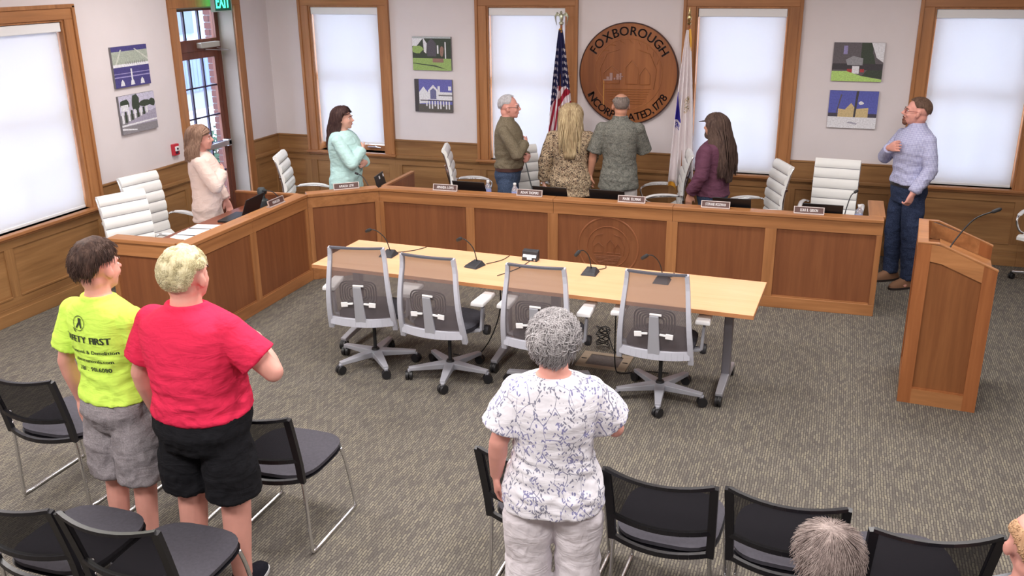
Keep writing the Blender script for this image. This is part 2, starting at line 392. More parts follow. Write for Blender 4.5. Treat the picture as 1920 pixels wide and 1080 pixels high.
# crank on the first window
cr = MB(); FB.box(cr, -5.47, -5.35, -.125, -.10, .83, .845); cr.tube([(-5.36, YB + .10, .85), (-5.33, YB + .07, .845), (-5.27, YB + .06, .84)], .006); cr.obj('crank_handle', steel, bpy.data.objects['window_1'])

# ---- glazed door in the left wall
dr = bpy.data.objects.new('door_1', None); COL.objects.link(dr); dr['kind'] = 'structure'
DW = wood('door_wood', lin((86, 46, 34)), lin((112, 62, 46)), lin((130, 76, 56)), 'z', .4)
for a, b, z0, z1 in ((DY0 - CW, DY0, 0, 2.56), (DY1, DY1 + CW, 0, 2.56), (DY0 - CW, DY1 + CW, 2.56, 2.56 + CW)):
    c_ = MB(); FL.box(c_, a, b, .001, .03, z0, z1); c_.obj('casing_board', wz, dr, bev=.004)
j = MB(); FL.box(j, DY1 - .012, DY1, -.2, 0, 0, 2.56); FL.box(j, DY0, DY0 + .012, -.2, 0, 0, 2.56); FL.box(j, DY0, DY1, -.2, 0, 2.548, 2.56); j.obj('reveal', mat('painted_reveal', lin((158, 148, 140)), .7), dr)
j = MB()
for a, b, z0, z1 in ((8.47, 8.60, 0, 2.55), (9.40, 9.468, 0, 2.55), (8.60, 9.40, 2.51, 2.55), (8.60, 9.40, 2.07, 2.2)): FL.box(j, a, b, -.26, -.2, z0, z1)
j.obj('door_frame', DW, dr, bev=.004)
j = MB()
for a, b, z0, z1 in ((8.60, 8.66, .02, 2.07), (9.335, 9.40, .02, 2.07), (8.66, 9.335, 1.99, 2.07), (8.66, 9.335, .02, .30)): FL.box(j, a, b, -.245, -.205, z0, z1)
leaf = j.obj('door_leaf', DW, dr, bev=.004)
mt = mat('dark_muntin', lin((52, 44, 70)), .5)
def panes(a, b, z0, z1, us, zs, par):
    mu = MB()
    for u in us: FL.box(mu, u - .013, u + .013, -.24, -.215, z0, z1)
    for z in zs: FL.box(mu, a, b, -.2395, -.2155, z - .009, z + .009)
    mu.obj('muntin', mt, par)
    uu = [a] + us + [b]; zz = [z0] + zs + [z1]
    for i in range(len(uu) - 1):
        for k in range(len(zz) - 1):
            g = MB(); FL.box(g, uu[i], uu[i + 1], -.23, -.226, zz[k], zz[k + 1]); g.obj('glass_pane', pane_m, par)
panes(8.66, 9.335, .30, 1.99, [8.88, 9.12], [.66, 1.0, 1.33, 1.67], leaf)
panes(8.60, 9.40, 2.2, 2.51, [8.87, 9.13], [], dr)
pb = MB(); FL.box(pb, 8.63, 9.37, -.16, -.12, .96, 1.02); FL.box(pb, 8.64, 8.70, -.205, -.12, .95, 1.03); FL.box(pb, 9.31, 9.37, -.205, -.12, .95, 1.03); pb.obj('push_bar', steel, leaf, bev=.006)
cl = MB(); FL.box(cl, 9.02, 9.36, -.2, -.13, 2.105, 2.165); clo = cl.obj('door_closer', mat('closer_silver', lin((190, 184, 176)), .4, .3), dr, bev=.006)
ar = MB(); ar.bar((XL - .15, 9.1, 2.09), (XL - .02, 9.38, 2.06), .02, .008); ar.bar((XL - .02, 9.38, 2.06), (XL - .17, 9.35, 2.09), .02, .008); ar.obj('closer_arm', steel, clo)

# ---- exit sign over the door
ex = thing('exit_sign', 'lit green EXIT sign hanging above the glazed door', 'sign', (XL + .15, 9.075, 2.615), R(90))
sign_lit = emit('sign_letter_green', lin((70, 255, 190)), 2.6)
e_ = MB().box((-.15, -.02, -.10), (.15, .02, .11)); e_.obj('housing', mat('sign_housing', lin((40, 58, 52)), .3), ex, bev=.004)
rim = MB()
for a in ((-.16, -.025, -.11, .16, .025, -.1), (-.16, -.025, .11, .16, .025, .12), (-.16, -.025, -.1, -.15, .025, .11), (.15, -.025, -.1, .16, .025, .11)): rim.box(a[:3], a[3:])
rim.box((-.03, -.015, .12), (.03, .015, CEIL - 2.62)); rim.obj('frame', mat('sign_frame', lin((150, 170, 160)), .4), ex)
for sd in (-1, 1):
    MB().box((-.145, sd * .0205, -.095), (.145, sd * .022, .105)).obj('face_panel', emit('sign_dark_green', lin((8, 70, 52)), .6), ex)
    t_ = MB(); Mt = Matrix.Translation((0, sd * .0235, -.072)) @ Matrix.Rotation(R(90), 4, 'X')
    if sd > 0: Mt = Matrix.Translation((0, sd * .0235, -.072)) @ Matrix.Rotation(pi, 4, 'Z') @ Matrix.Rotation(R(90), 4, 'X')
    for q_, (ch_, px_) in enumerate((('E', -.098), ('X', -.028), ('I', .033), ('T', .085))):
        t_ = MB(); text_line(t_, ch_, .21, Mt @ Matrix.Translation((px_, 0, 0)), squeeze=.66, bold=.03); t_.obj('letter', sign_lit, ex)

# ---- recessed ceiling lamps
lp = None
diffuser = emit('lamp_diffuser', (1, .95, .88, 1), 3)
for i, (lx, ly) in enumerate(LAMPS):
    if lp is None:
        lp = thing('ceiling_lamp', 'rectangular recessed ceiling lamp, left one in the rear row', 'lamp', (lx, ly, CEIL), 0, 'recessed ceiling lamps')
        f_ = MB()
        for a in ((-.62, -.32, -.03, .62, -.29, 0), (-.62, .29, -.03, .62, .32, 0), (-.62, -.29, -.03, -.59, .29, 0), (.59, -.29, -.03, .62, .29, 0)): f_.box(a[:3], a[3:])
        f_.obj('frame', white_pl, lp); MB().box((-.59, -.29, -.015), (.59, .29, -.002)).obj('diffuser', diffuser, lp)
    else:
        c = copy_tree(lp); c.location = (lx, ly, CEIL); c['label'] = 'rectangular recessed ceiling lamp, %s one in the %s row' % (('left', 'middle', 'right')[i // 3], ('rear', 'middle', 'front')[i % 3])

# ---- outside the door
struct(MB().box((-40, -20, -.5), (XL - .3, 40, -.12)).obj('ground_outside', flatvar('concrete_path', lin((200, 200, 205)), .08, 2, .9)))
def siding():
    m = mat('blue_siding', lin((84, 98, 134)), .7); n = N(m)
    w = n.n('ShaderNodeTexWave', i_Scale=2.2, bands_direction='Y'); n.t.links.new(n.obj(), w.inputs['Vector']); n.col(n.ramp(w.outputs['Fac'], [(0, lin((66, 78, 112))), (.2, lin((88, 104, 140)))])); return m
hs = thing('neighbouring_building', 'pale blue clad building outside beyond the glazed door', 'building', (-14, 16.4, 0), 0)
MB().box((-3, -7, .30), (0, 7, 1.35)).obj('siding', siding(), hs); MB().box((-3, -7, -.12), (-.05, 7, .30)).obj('plinth', flatvar('white_render', lin((120, 124, 134)), .04), hs); MB().box((-3, -7, 1.35), (-.04, 7, 3.6)).obj('upper_wall', flatvar('upper_render', lin((118, 136, 156)), .12, .5), hs)
for y_ in (-4.2, -1.4, 1.4, 4.2): MB().box((-.04, y_ - .5, 1.6), (.0, y_ + .5, 2.6)).obj('window', mat('far_window', lin((60, 76, 92)), .3), hs)
MB().prism([(-5.4, 3.6), (5.4, 3.6), (0, 6.2)], 3.2, Matrix.Translation((0.1, 0, 0)) @ Matrix.Rotation(R(90), 4, 'X') @ Matrix.Rotation(R(-90), 4, 'Y')).obj('roof', mat('roof_grey', lin((190, 200, 220)), .8), hs)
brick_m = mat('red_brick', lin((84, 46, 42)), .85)
pier = MB(); 
bp = thing('brick_pier', 'red brick pier just outside the glazed door', 'pier', (-7.25, 9.91, -.12), 0)
MB().box((-.16, .005, 0), (.16, .2, 3.2)).obj('mortar_core', mat('mortar', lin((120, 116, 116)), .9), bp)
bmsh = None
for k in range(38):
    o_ = 0 if k % 2 else .08
    for q in range(3):
        a = -.17 + q * .16 - o_; b = a + .15
        a, b = max(a, -.17), min(b, .17)
        if b - a < .03: continue
        MB().box((a, -.004, .005 + k * .082), (b, .1, .075 + k * .082)).obj('brick', brick_m, bp)
leaf_m = flatvar('shrub_leaf', lin((44, 74, 54)), .6, 9, .6)
sh = thing('green_shrub', 'leafy green shrub growing outside the glazed door', 'shrub', (-8.6, 11.25, -.12), 0)
lv = MB(); rnd = random.Random(3)
for k in range(1500):
    t = rnd.random() * 2 * pi; rr_ = rnd.random() ** .5 * .75; z = .1 + rnd.random() * .75
    c = Vector((rr_ * cos(t) * 1.1, rr_ * sin(t), z)); d = Vector((rnd.uniform(-1, 1), rnd.uniform(-1, 1), rnd.uniform(-.5, 1))).normalized(); s_ = rnd.uniform(.04, .07)
    e = d.orthogonal().normalized() * s_ * .4; lv.add([c - d * s_, c + e, c + d * s_, c - e], [(0, 1, 2, 3)])
lf = lv.obj('foliage', leaf_m, sh); lf['kind'] = 'stuff'
br = MB()
for k in range(7):
    t = k * .9; br.tube([(0, 0, 0), (.3 * cos(t), .3 * sin(t), .4), (.6 * cos(t + .3), .6 * sin(t + .3), .75)], [.02, .014, .006], 6)
br.obj('stem', mat('bark', lin((90, 70, 56)), .9), sh)
# ================================================================ DAIS
HD = .875
D0, D1, D2, D3 = Vector((-4.76, 5.84, 0)), Vector((-4.765, 7.645, 0)), Vector((-4.22, 8.10, 0)), Vector((.487, 8.215, 0))
D00, D33 = Vector((-5.53, 5.81, 0)), Vector((.487, 8.93, 0))
def perp_out(a, b, side):  # outward (towards audience) normal
    d = (b - a).normalized(); return Vector((d.y, -d.x, 0)) * side
dais = thing('curved_dais', 'long U-shaped oak dais with recessed panels facing the audience', 'desk', (0, 0, 0))
def screen(a, b, stiles, grain, seams=(), end=(True, True), trim=(0, 0)):
    """front screen from a to b, room side on the right when walking a->b"""
    d = (b - a); L_ = d.length; F = Face(a, d, perp_out(a, b, 1))
    m = MB(); F.box(m, 0, L_, -.05, -.028, 0, HD - .03); m.obj('back_board', pz, dais)
    m = MB(); F.box(m, 0, L_, -.028, 0, 0, .105); m.obj('base_rail', W_x(grain), dais, bev=.003)
    us = [0] + list(seams) + [L_]
    for u, v in zip(us[:-1], us[1:]):
        m = MB(); F.box(m, u + (.001 if u else 0), v - .001, -.028, 0, .735, HD - .03); m.obj('top_rail', W_x(grain), dais, bev=.002)
        m = MB(); F.box(m, u + (.001 if u else trim[0]), v - .001 - (trim[1] if v == L_ else 0), -.12, .014, HD - .03, HD + (.0006 if trim != (0, 0) else 0)); m.obj('cap_board', W_x(grain), dais, bev=.004)
    ed = [(0, .045 if end[0] else .0)] + list(stiles) + [(L_ - .045, L_)]
    for u, v in ed:
        if v - u > .001: m = MB(); F.box(m, u, v, -.028, -.0005, .105, .735); m.obj('stile', wz, dais, bev=.002)
    for (p, u), (v, q) in zip(ed[:-1], ed[1:]):
        m = MB(); F.box(m, u, v, -.03, -.014, .105, .735); m.obj('panel', pz, dais)
        m = MB()
        F.box(m, u, v, -.014, -.006, .105, .117); m.obj('bottom_bead', W_x(grain), dais)
    return F
def W_x(g): return {'x': wx, 'y': wy}[g]
screen(D0, D1, [(.83, .92)], 'y', (.875,))
screen(D1, D2, [], 'x')
Ld = (D3 - D2).length
st = [(-3.30 + 4.22, -3.215 + 4.22), (-2.475 + 4.22, -2.375 + 4.22), (-1.35 + 4.22, -1.25 + 4.22), (-.48 + 4.22, -.382 + 4.22)]
FD = screen(D2, D3, st, 'x', (-2.42 + 4.22, -1.30 + 4.22))
screen(D3, D33, [], 'y', trim=(.121, 0))
screen(D00, D0, [], 'x', trim=(0, .121))
# dividers between the sections, work surfaces
def divider(a, b, g):
    d = (b - a); F = Face(a, d, perp_out(a, b, 1)); m = MB(); F.box(m, .12, d.length, -.015, .015, 0, HD - .022); m.obj('divider_panel', pz, dais)
    m = MB(); F.box(m, .1, d.length, -.022, .022, HD - .022, HD - .001); m.obj('divider_cap', W_x(g), dais, bev=.003)
divider(D1, Vector((-5.54, 7.60, 0)), 'x'); divider(D2, Vector((-4.24, 8.95, 0)), 'y')
def surface(poly, m): mb = MB().prism(poly, .03, Matrix.Translation((0, 0, .715))); mb.obj('work_surface', m, dais, bev=.003)
desk_top = wood('desk_top', lin((110, 56, 38)), lin((128, 70, 48)), lin((146, 86, 60)), 'y', .35)
surface([(-5.42, 5.88), (-4.82, 5.89), (-4.82, 7.58), (-5.42, 7.57)], desk_top)
surface([(-4.80, 7.68), (-4.28, 8.12), (-4.28, 8.70), (-5.34, 7.66)], desk_top)
surface([(-4.19, 8.17), (.42, 8.28), (.42, 8.72), (-4.2, 8.70)], desk_top)
# town seal carved in the dais front
c0 = FD.P(-1.89 + 4.22, -.0128, .44); RS = Matrix.Translation(c0) @ Matrix.Rotation(FD.a.angle(Vector((1, 0, 0))) * 1, 4, 'Z') @ Matrix.Rotation(R(90), 4, 'X')
def ring(mb, r, w, M, h=.004, n=64):
    vs = []; fs = []
    for j in range(n):
        a = 2 * pi * j / n
        for rr, zz in ((r - w / 2, 0), (r - w / 4, h), (r + w / 4, h), (r + w / 2, 0)): vs.append((rr * cos(a), rr * sin(a), zz))
    for j in range(n):
        k = (j + 1) % n
        for q in range(3): fs.append((j * 4 + q, k * 4 + q, k * 4 + q + 1, j * 4 + q + 1)[::-1])
    mb.add(vs, fs, M)
def carved_house(mb, M, s, ext=.003):
    for x, w, h in ((-.35, .34, .22), (.08, .26, .34), (.36, .22, .2)):
        mb.tube([M @ Vector((s * (x - w / 2), -.2 * s, ext)), M @ Vector((s * (x - w / 2), s * (h - .2), ext)), M @ Vector((s * x, s * (h - .05), ext)), M @ Vector((s * (x + w / 2), s * (h - .2), ext)), M @ Vector((s * (x + w / 2), -.2 * s, ext)), M @ Vector((s * (x - w / 2), -.2 * s, ext))], .006 * s * 1.6, 5)
    for k in range(7): mb.tube([M @ Vector((s * (-.5 + .03 * k), s * (-.32 - .05 * k), ext)), M @ Vector((s * (.5 - .03 * k), s * (-.30 - .05 * k), ext))], .005 * s * 1.6, 5)
    for sx in (-1, 1):
        mb.tube([M @ Vector((s * sx * .55, -.3 * s, ext)), M @ Vector((s * sx * .6, .1 * s, ext)), M @ Vector((s * sx * .45, .42 * s, ext)), M @ Vector((s * sx * .2, .5 * s, ext))], .005 * s * 1.6, 5)
carve_m = wood('carved_cherry', lin((122, 72, 46)), lin((140, 86, 54)), lin((152, 96, 62)), 'z', .45)
m = MB(); ring(m, .285, .018, RS); ring(m, .20, .008, RS); m.obj('seal_ring', carve_m, dais)
m = MB(); arc_text(m, 'FOXBOROUGH', .062, RS @ Matrix.Translation((0, 0, .003)), .243, R(-62), R(62), .0015, split=(pz, dais)); arc_text(m, 'INCORPORATED 1778', .046, RS @ Matrix.Translation((0, 0, .003)), .243, R(238), R(122), .0015, True, split=(pz, dais))
m = MB(); carved_house(m, RS, .26); m.obj('seal_carving', carve_m, dais)

# ================================================================ SEAL ON THE WALL
sl = thing('town_seal_plaque', 'large round wooden town seal reading FOXBOROUGH INCORPORATED 1778', 'plaque', (-2.17, YB - .002, 1.822))
MS = Matrix.Rotation(R(90), 4, 'X')
seal_wood = wood('seal_walnut', lin((116, 66, 38)), lin((146, 88, 50)), lin((170, 108, 62)), 'z', .42, .5)
m = MB(); m.lathe([(.535, 0), (.545, .006), (.545, .034), (.532, .042), (.0, .042)][:5], n=96, M=MS); m.obj('disc', seal_wood, sl)
m = MB(); ring(m, .54, .014, MS @ Matrix.Translation((0, 0, .038)), .006, 96); m.obj('dark_rim', mat('seal_rim', lin((58, 28, 24)), .5), sl)
letm = mat('seal_letter', lin((46, 26, 22)), .6)
m = MB(); arc_text(m, 'FOXBOROUGH', .135, MS @ Matrix.Translation((0, 0, .044)), .458, R(-57), R(57), .004, bold=.025, split=(letm, sl)); arc_text(m, 'INCORPORATED, 1778', .118, MS @ Matrix.Translation((0, 0, .044)), .462, R(242), R(121), .004, True, bold=.02, split=(letm, sl))
seal_carve = wood('seal_carving', lin((132, 80, 46)), lin((154, 96, 56)), lin((172, 112, 66)), 'z', .45)
m = MB(); ring(m, .375, .01, MS @ Matrix.Translation((0, 0, .042)), .003, 72); carved_house(m, MS @ Matrix.Translation((0, 0, .043)), .52)
for k in range(9):
    a = R(-64 + 16 * k); m.tube([MS @ Vector((.365 * sin(a), .365 * cos(a), .044)), MS @ Vector((.33 * sin(a + .12), .33 * cos(a + .12), .044))], .004, 5)
m.obj('carving', seal_carve, sl)
m = MB(); m.tube([MS @ Vector((-.265, -.06, .046)), MS @ Vector((-.265, -.34, .046))], .004, 5); m.obj('flagpole_carving', mat('gilt', lin((214, 160, 84)), .4), sl)
m = MB(); MH = MS @ Matrix.Translation((0, 0, .043))
for x, w, h in ((-.235, .03, .03), (-.2, .032, .07), (-.155, .02, .02), (-.125, .028, .062), (-.09, .02, .07)): m.box((x, -.06, 0), (x + w, -.06 + h, .008), MH)
m.box((-.27, -.072, 0), (-.17, -.06, .008), MH); m.box((-.13, -.03, 0), (-.05, -.02, .0078), MH); m.obj('house_carving', mat('pewter_inlay', lin((156, 124, 118)), .45), sl)

# ================================================================ FRAMED CANVASES
def canvas(name, F, u0, u1, z0, z1, label, shapes, bg, group='town photographs in pairs on the walls'):
    w, h = u1 - u0, z1 - z0; o = F.P(u0, 0, z0)
    root = bpy.data.objects.new(name, None); COL.objects.link(root); tag(root, label, 'picture', group)
    a = F.a; n_ = F.n; MM = Matrix(((a.x, 0, n_.x, o.x), (a.y, 0, n_.y, o.y), (0, 1, 0, o.z), (0, 0, 0, 1)))
    m = MB().box((0, 0, .002), (w, h, .026), MM); m.obj('canvas_edge', mat(name + '_edge', lin((120, 118, 122)), .7), root)
    layers = [((0, 0), (1, 0), (1, 1), (0, 1))]; m = MB(); cols = [bg]
    m.add([(0, 0, .0268), (w, 0, .0268), (w, h, .0268), (0, h, .0268)], [(0, 1, 2, 3)], MM); k = 0
    for c, poly in shapes:
        if c not in cols: cols.append(c)
        m.cm = cols.index(c); k += 1
        pts = [(min(1, max(0, x)) * w, min(1, max(0, y)) * h, .0268 + .00012 * k) for x, y in poly]
        m.add(pts, [tuple(range(len(pts)))], MM)
    def pm(c):
        mm = mat('print_ink', lin(c), .6); n = N(mm); f = n.noise(n.obj(), 70, 3, .7); d = tuple(v * .82 for v in lin(c)[:3]) + (1,); l = tuple(min(1, v * 1.15) for v in lin(c)[:3]) + (1,)
        n.col(n.ramp(f, [(.35, d), (.65, l)])); return mm
    m.obj('print', [pm(c) for c in cols], root)
    return root
def rect(x0, y0, x1, y1): return [(x0, y0), (x1, y0), (x1, y1), (x0, y1)]
def blob(cx, cy, rx, ry, n=11, seed=0):
    r_ = random.Random(seed + int(cx * 999)); return [(cx + rx * cos(2 * pi * i / n) * r_.uniform(.75, 1.1), cy + ry * sin(2 * pi * i / n) * r_.uniform(.75, 1.1)) for i in range(n)]
PUR, LAV, WHT, GRN, DGN, BRK, SKY_, GRY = (72, 66, 128), (150, 142, 190), (226, 226, 232), (150, 178, 104), (58, 68, 56), (150, 116, 104), (104, 104, 176), (128, 126, 132)
sh1 = [((168, 176, 164), rect(0, .5, 1, .92)), (PUR, rect(0, .88, 1, 1)), ((196, 200, 190), [(.05, .55), (.1, .55), (.28, .92), (.24, .92)]), ((196, 200, 190), [(.62, .92), (.66, .92), (1, .66), (1, .6)]), (WHT, rect(0, .5, 1, .57)), (PUR, rect(0, 0, 1, .5)), (LAV, rect(0, .24, 1, .27)), (LAV, rect(0, .33, 1, .35)), (WHT, rect(.46, .1, .5, .44))]
for x in (.2, .48, .76): sh1.append((WHT, [(x - .06, .04), (x + .06, .04), (x + .04, .14), (x, .2), (x - .04, .14)]))
for k in range(10): sh1.append((GRY, rect(.35 + k * .06, .55, .365 + k * .06, .62)))
canvas('stadium_canvas', FL, 7.42, 7.925, 1.85, 2.242, 'stadium photograph with purple seats, upper canvas beside the glazed door', sh1, (168, 176, 164))
sh2 = [((196, 192, 214), rect(0, .5, 1, 1)), (DGN, blob(.15, .78, .16, .14)), (DGN, blob(.45, .78, .13, .24, 11, 2)), (DGN, blob(.72, .72, .2, .09)), (DGN, blob(.92, .72, .1, .12)), (WHT, rect(.04, .6, .24, .76)), (GRY, rect(0, .2, 1, .5)), ((166, 160, 180), [(.2, .3), (1, .55), (1, .2), (.1, .2)])]
for k in range(9): sh2.append(((DGN if k % 2 else WHT), rect(.03 + k * .085, .28 + k * .022, .085 + k * .085, .58 + k * .008)))
sh2 += [(WHT, [(0, .2), (1, .24), (1, .28), (0, .25)]), ((140, 136, 142), rect(0, 0, 1, .2)), (WHT, [(0, .12), (.4, .06), (.4, .09), (0, .17)])]
canvas('parade_canvas', FL, 7.425, 7.942, 1.395, 1.772, 'parade photograph with marching band, lower canvas beside the glazed door', sh2, (196, 192, 214))
sh3 = [(DGN, rect(0, .35, 1, .95)), (WHT, [(.1, .7), (.28, .95), (.3, .55), (.36, .5), (.38, .8), (.3, .95), (0, .95), (0, .72)]), (GRN, blob(.12, .62, .16, .13)), ((86, 82, 92), rect(.38, .42, .62, .8)), ((86, 82, 92), [(.38, .8), (.5, .96), (.62, .8)]), (WHT, rect(.64, .5, .68, .75)), (BRK, blob(.76, .58, .06, .16)), (WHT, rect(.84, .22, .87, .85)), (GRN, rect(0, 0, 1, .36)), (BRK, rect(.52, .24, .8, .36)), (DGN, [(0, .22), (.6, .15), (.9, .03), (.55, .12), (0, .2)])]
canvas('chapel_canvas', FB, -4.739, -4.252, 1.806, 2.187, 'stone chapel and lawn photograph, upper canvas between the first two windows', sh3, (180, 186, 190))
sh4 = [(SKY_, rect(0, .6, 1, 1)), ((70, 66, 70), rect(0, 0, .12, 1)), (WHT, [(.12, .25), (.12, .6), (.24, .78), (.36, .6), (.36, .28)]), (WHT, [(.36, .38), (.36, .66), (.5, .84), (.64, .66), (.64, .38)]), ((110, 110, 150), [(.42, .4), (.42, .66), (.5, .74), (.58, .66), (.58, .4)]), (WHT, rect(.64, .35, 1, .62)), ((120, 118, 124), rect(.64, .5, 1, .54)), ((70, 66, 70), rect(.15, .34, 1, .37)), (WHT, rect(.62, .62, .68, .8)), (WHT, rect(.9, .68, .98, .8)), ((92, 88, 84), rect(.1, 0, 1, .24))]
for k in range(9): sh4.append((WHT, rect(.3 + k * .075, .1 if k % 3 else .18, .335 + k * .075, .34)))
canvas('church_canvas', FB, -4.734, -4.254, 1.323, 1.702, 'white church under violet sky, lower canvas between the first two windows', sh4, SKY_)
sh5 = [((98, 92, 98), rect(0, .3, .7, 1)), (LAV, rect(.2, .7, .28, .92)), (DGN, rect(.55, .35, .78, 1)), (WHT, [(.74, 1), (1, 1), (1, .5), (.86, .62)]), (DGN, [(.64, .42), (.7, .76), (.8, .7), (.86, .42)]), ((60, 56, 62), rect(0, .3, 1, .46)), ((150, 150, 156), [(.26, .56), (.4, .66), (.6, .6), (.6, .42), (.3, .42)]), ((170, 60, 66), rect(.3, .2, .42, .32)), (WHT, rect(.4, .2, .54, .4)), ((170, 60, 66), rect(.56, .24, .64, .32)), ((178, 214, 120), [(0, 0), (0, .26), (.3, .26), (.6, .14), (1, .06), (1, 0)]), (DGN, [(.6, .14), (.7, .3), (1, .3), (1, .08)])]
canvas('gazebo_canvas', FB, -.072, .408, 1.808, 2.187, 'garden gazebo on bright lawn, upper canvas near the lectern', sh5, (98, 92, 98))
sh6 = [((90, 96, 178), rect(0, .3, 1, 1)), ((70, 66, 80), rect(0, .3, 1, .4)), ((206, 184, 136), [(.2, .3), (.2, .52), (.34, .5), (.46, .68), (.56, .52), (.82, .56), (.82, .3)]), ((70, 66, 70), [(.52, .24), (.56, .24), (.6, 1), (.55, 1)]), ((96, 88, 96), [(.16, .4), (.18, .4), (.26, .9), (.23, .9)]), (WHT, rect(0, 0, 1, .3)), ((172, 170, 186), [(.4, .14), (.6, .1), (.62, .14), (.45, .18)]), (WHT, blob(.66, .68, .06, .05))]
canvas('snow_canvas', FB, -.067, .402, 1.335, 1.712, 'yellow house in snow, lower canvas near the lectern', sh6, (90, 96, 178))
# fire alarm pull station
fa = thing('fire_alarm_station', 'small red fire alarm pull station on the wall beside the door', 'alarm', (XL, 8.17, 1.12))
red = mat('alarm_red', lin((190, 40, 56)), .4)
MB().box((.001, -.045, -.06), (.04, .045, .06)).obj('housing', red, fa, bev=.005); MB().box((.04, -.03, -.015), (.052, .03, .035)).obj('pull_bar', white_pl, fa, bev=.004); MB().box((.0405, -.02, -.045), (.043, .02, -.02)).obj('label_plate', mat('plate_dark', lin((60, 40, 60)), .4), fa)
MB().lathe([(.011, 0), (.011, .006), (0, .006)], (0, 0, 0), 12, Matrix.Translation((.052, 0, .01)) @ Matrix.Rotation(R(90), 4, 'Y')).obj('knob', blk, fa)

# ================================================================ TABLE
TA = -.038
tb = thing('conference_table', 'long pale maple table on grey wheeled T-legs facing the dais', 'table', (-3.778, 6.048, 0), TA)
TWd, TD = 3.403, .734
MB().box((0, 0, .712), (TWd, TD, .74)).obj('tabletop', [table_wood], tb, bev=.003)
eb = MB()
for a in ((0, -.002, .7115, TWd, 0, .7395), (0, TD, .7115, TWd, TD + .002, .7395), (-.002, 0, .7115, 0, TD, .7395), (TWd, 0, .7115, TWd + .002, TD, .7395)): eb.box(a[:3], a[3:])
eb.obj('edge_band', table_edge, tb)
leg_m = mat('table_leg_grey', lin((128, 126, 134)), .4, .4)
def caster_mb(mb, p, r=.042):
    p = Vector(p)
    for sgn in (-1, 1): mb.lathe([(r * .5, -.01), (r, -.008), (r, .008), (r * .5, .01)], (0, 0, 0), 14, Matrix.Translation(p + Vector((sgn * .014, 0, r))) @ Matrix.Rotation(R(90), 4, 'Y'))
    mb.ell(p + Vector((0, -.005, r + .008)), (.022, r * .95, r * .8), 10); mb.tube([p + Vector((0, 0, r)), p + Vector((0, 0, 2 * r + .01))], .008, 8)
lx_ = 0
legs_x = [.18, 1.50, 1.90, 3.20]
proto = None
for k, x in enumerate(legs_x):
    if proto is None:
        l_ = MB(); l_.box((x - .03, .345, .10), (x + .03, .42, .70)); l_.box((x - .05, .16, .695), (x + .05, .60, .712)); lg = l_.obj('leg', leg_m, tb, bev=.008)
        f_ = MB(); f_.bar((x, .38, .125), (x, .09, .085), .06, .05, w2=.05, h2=.035); f_.bar((x, .38, .125), (x, .68, .085), .06, .05, w2=.05, h2=.035); f_.obj('foot', mat('table_foot_grey', lin((170, 170, 178)), .35, .4), lg, bev=.006)
        for y in (.10, .67):
            c_ = MB(); caster_mb(c_, (x, y, 0)); c_.obj('caster', blk, lg, smooth='auto')
        proto = lg
    else:
        n_ = copy_tree(proto, tb, False); n_.location = (x - legs_x[0], 0, 0)
m = MB(); m.box((.22, .33, .66), (1.46, .43, .70)); m.obj('crossbar', leg_m, tb, bev=.004); MB().box((1.94, .33, .66), (3.16, .43, .70)).obj('crossbar', leg_m, tb, bev=.004)
# cables and floor box
fbx = thing('floor_box', 'beige framed floor outlet box in the carpet under the table', 'floor box', (-1.52, 6.54, 0), -.02)
fm = flatvar('box_frame', lin((150, 134, 116)), .06, 6, .7)
for a in ((-.20, -.15, 0, .20, -.10, .01), (-.20, .10, 0, .20, .15, .01), (-.20, -.10, 0, -.13, .10, .01), (.13, -.10, 0, .20, .10, .01)): MB().box(a[:3], a[3:]).obj('frame_bar', fm, fbx, bev=.002)
MB().box((-.13, -.10, 0), (.13, .10, .006)).obj('carpet_lid', flatvar('lid_grey', lin((92, 84, 82)), .2, 60, .9), fbx)
for sx in (-1, 1): MB().box((sx * .165 - .02, -.006, .01), (sx * .165 + .02, .006, .012)).obj('latch', blk, fbx)
for nm, lb, pts in (('table_cable', 'thin black cable hanging from the table beside the rightmost mesh chair', [(-1.36, 6.20, .71), (-1.37, 6.22, .4), (-1.38, 6.30, .08), (-1.34, 6.34, .012), (-1.2, 6.42, .012), (-1.0, 6.45, .012)]),
                    ('table_cable', 'black cable drooping beside the middle table leg', [(-2.30, 6.30, .70), (-2.28, 6.25, .45), (-2.36, 6.22, .2), (-2.5, 6.25, .04), (-2.7, 6.3, .012)])):
    t = MB(); sm = []
    for i in range(len(pts) - 1):
        for q in range(6):
            u = q / 6; p0, p1, p2, p3 = [Vector(pts[max(0, min(len(pts) - 1, j))]) for j in (i - 1, i, i + 1, i + 2)]
            sm.append(.5 * ((2 * p1) + (p2 - p0) * u + (2 * p0 - 5 * p1 + 4 * p2 - p3) * u * u + (3 * p1 - p0 - 3 * p2 + p3) * u ** 3))
    sm.append(Vector(pts[-1])); t.tube(sm, .005, 6); tag(t.obj(nm, blk, None, True), lb, 'cable')
cc = MB(); pts = []
for k in range(60): a = k * .62; pts.append((-1.60 + .05 * cos(a) + .01 * sin(k), 6.82 + .035 * sin(a), .012 + .0045 * k * .6 + .01 * (k % 3)))
pts += [(-1.5, 6.75, .02), (-1.4, 6.62, .02)]; cc.tube(pts, .005, 5); tag(cc.obj('coiled_cable', blk, None, True), 'coiled black cable lying behind the floor outlet box', 'cable')

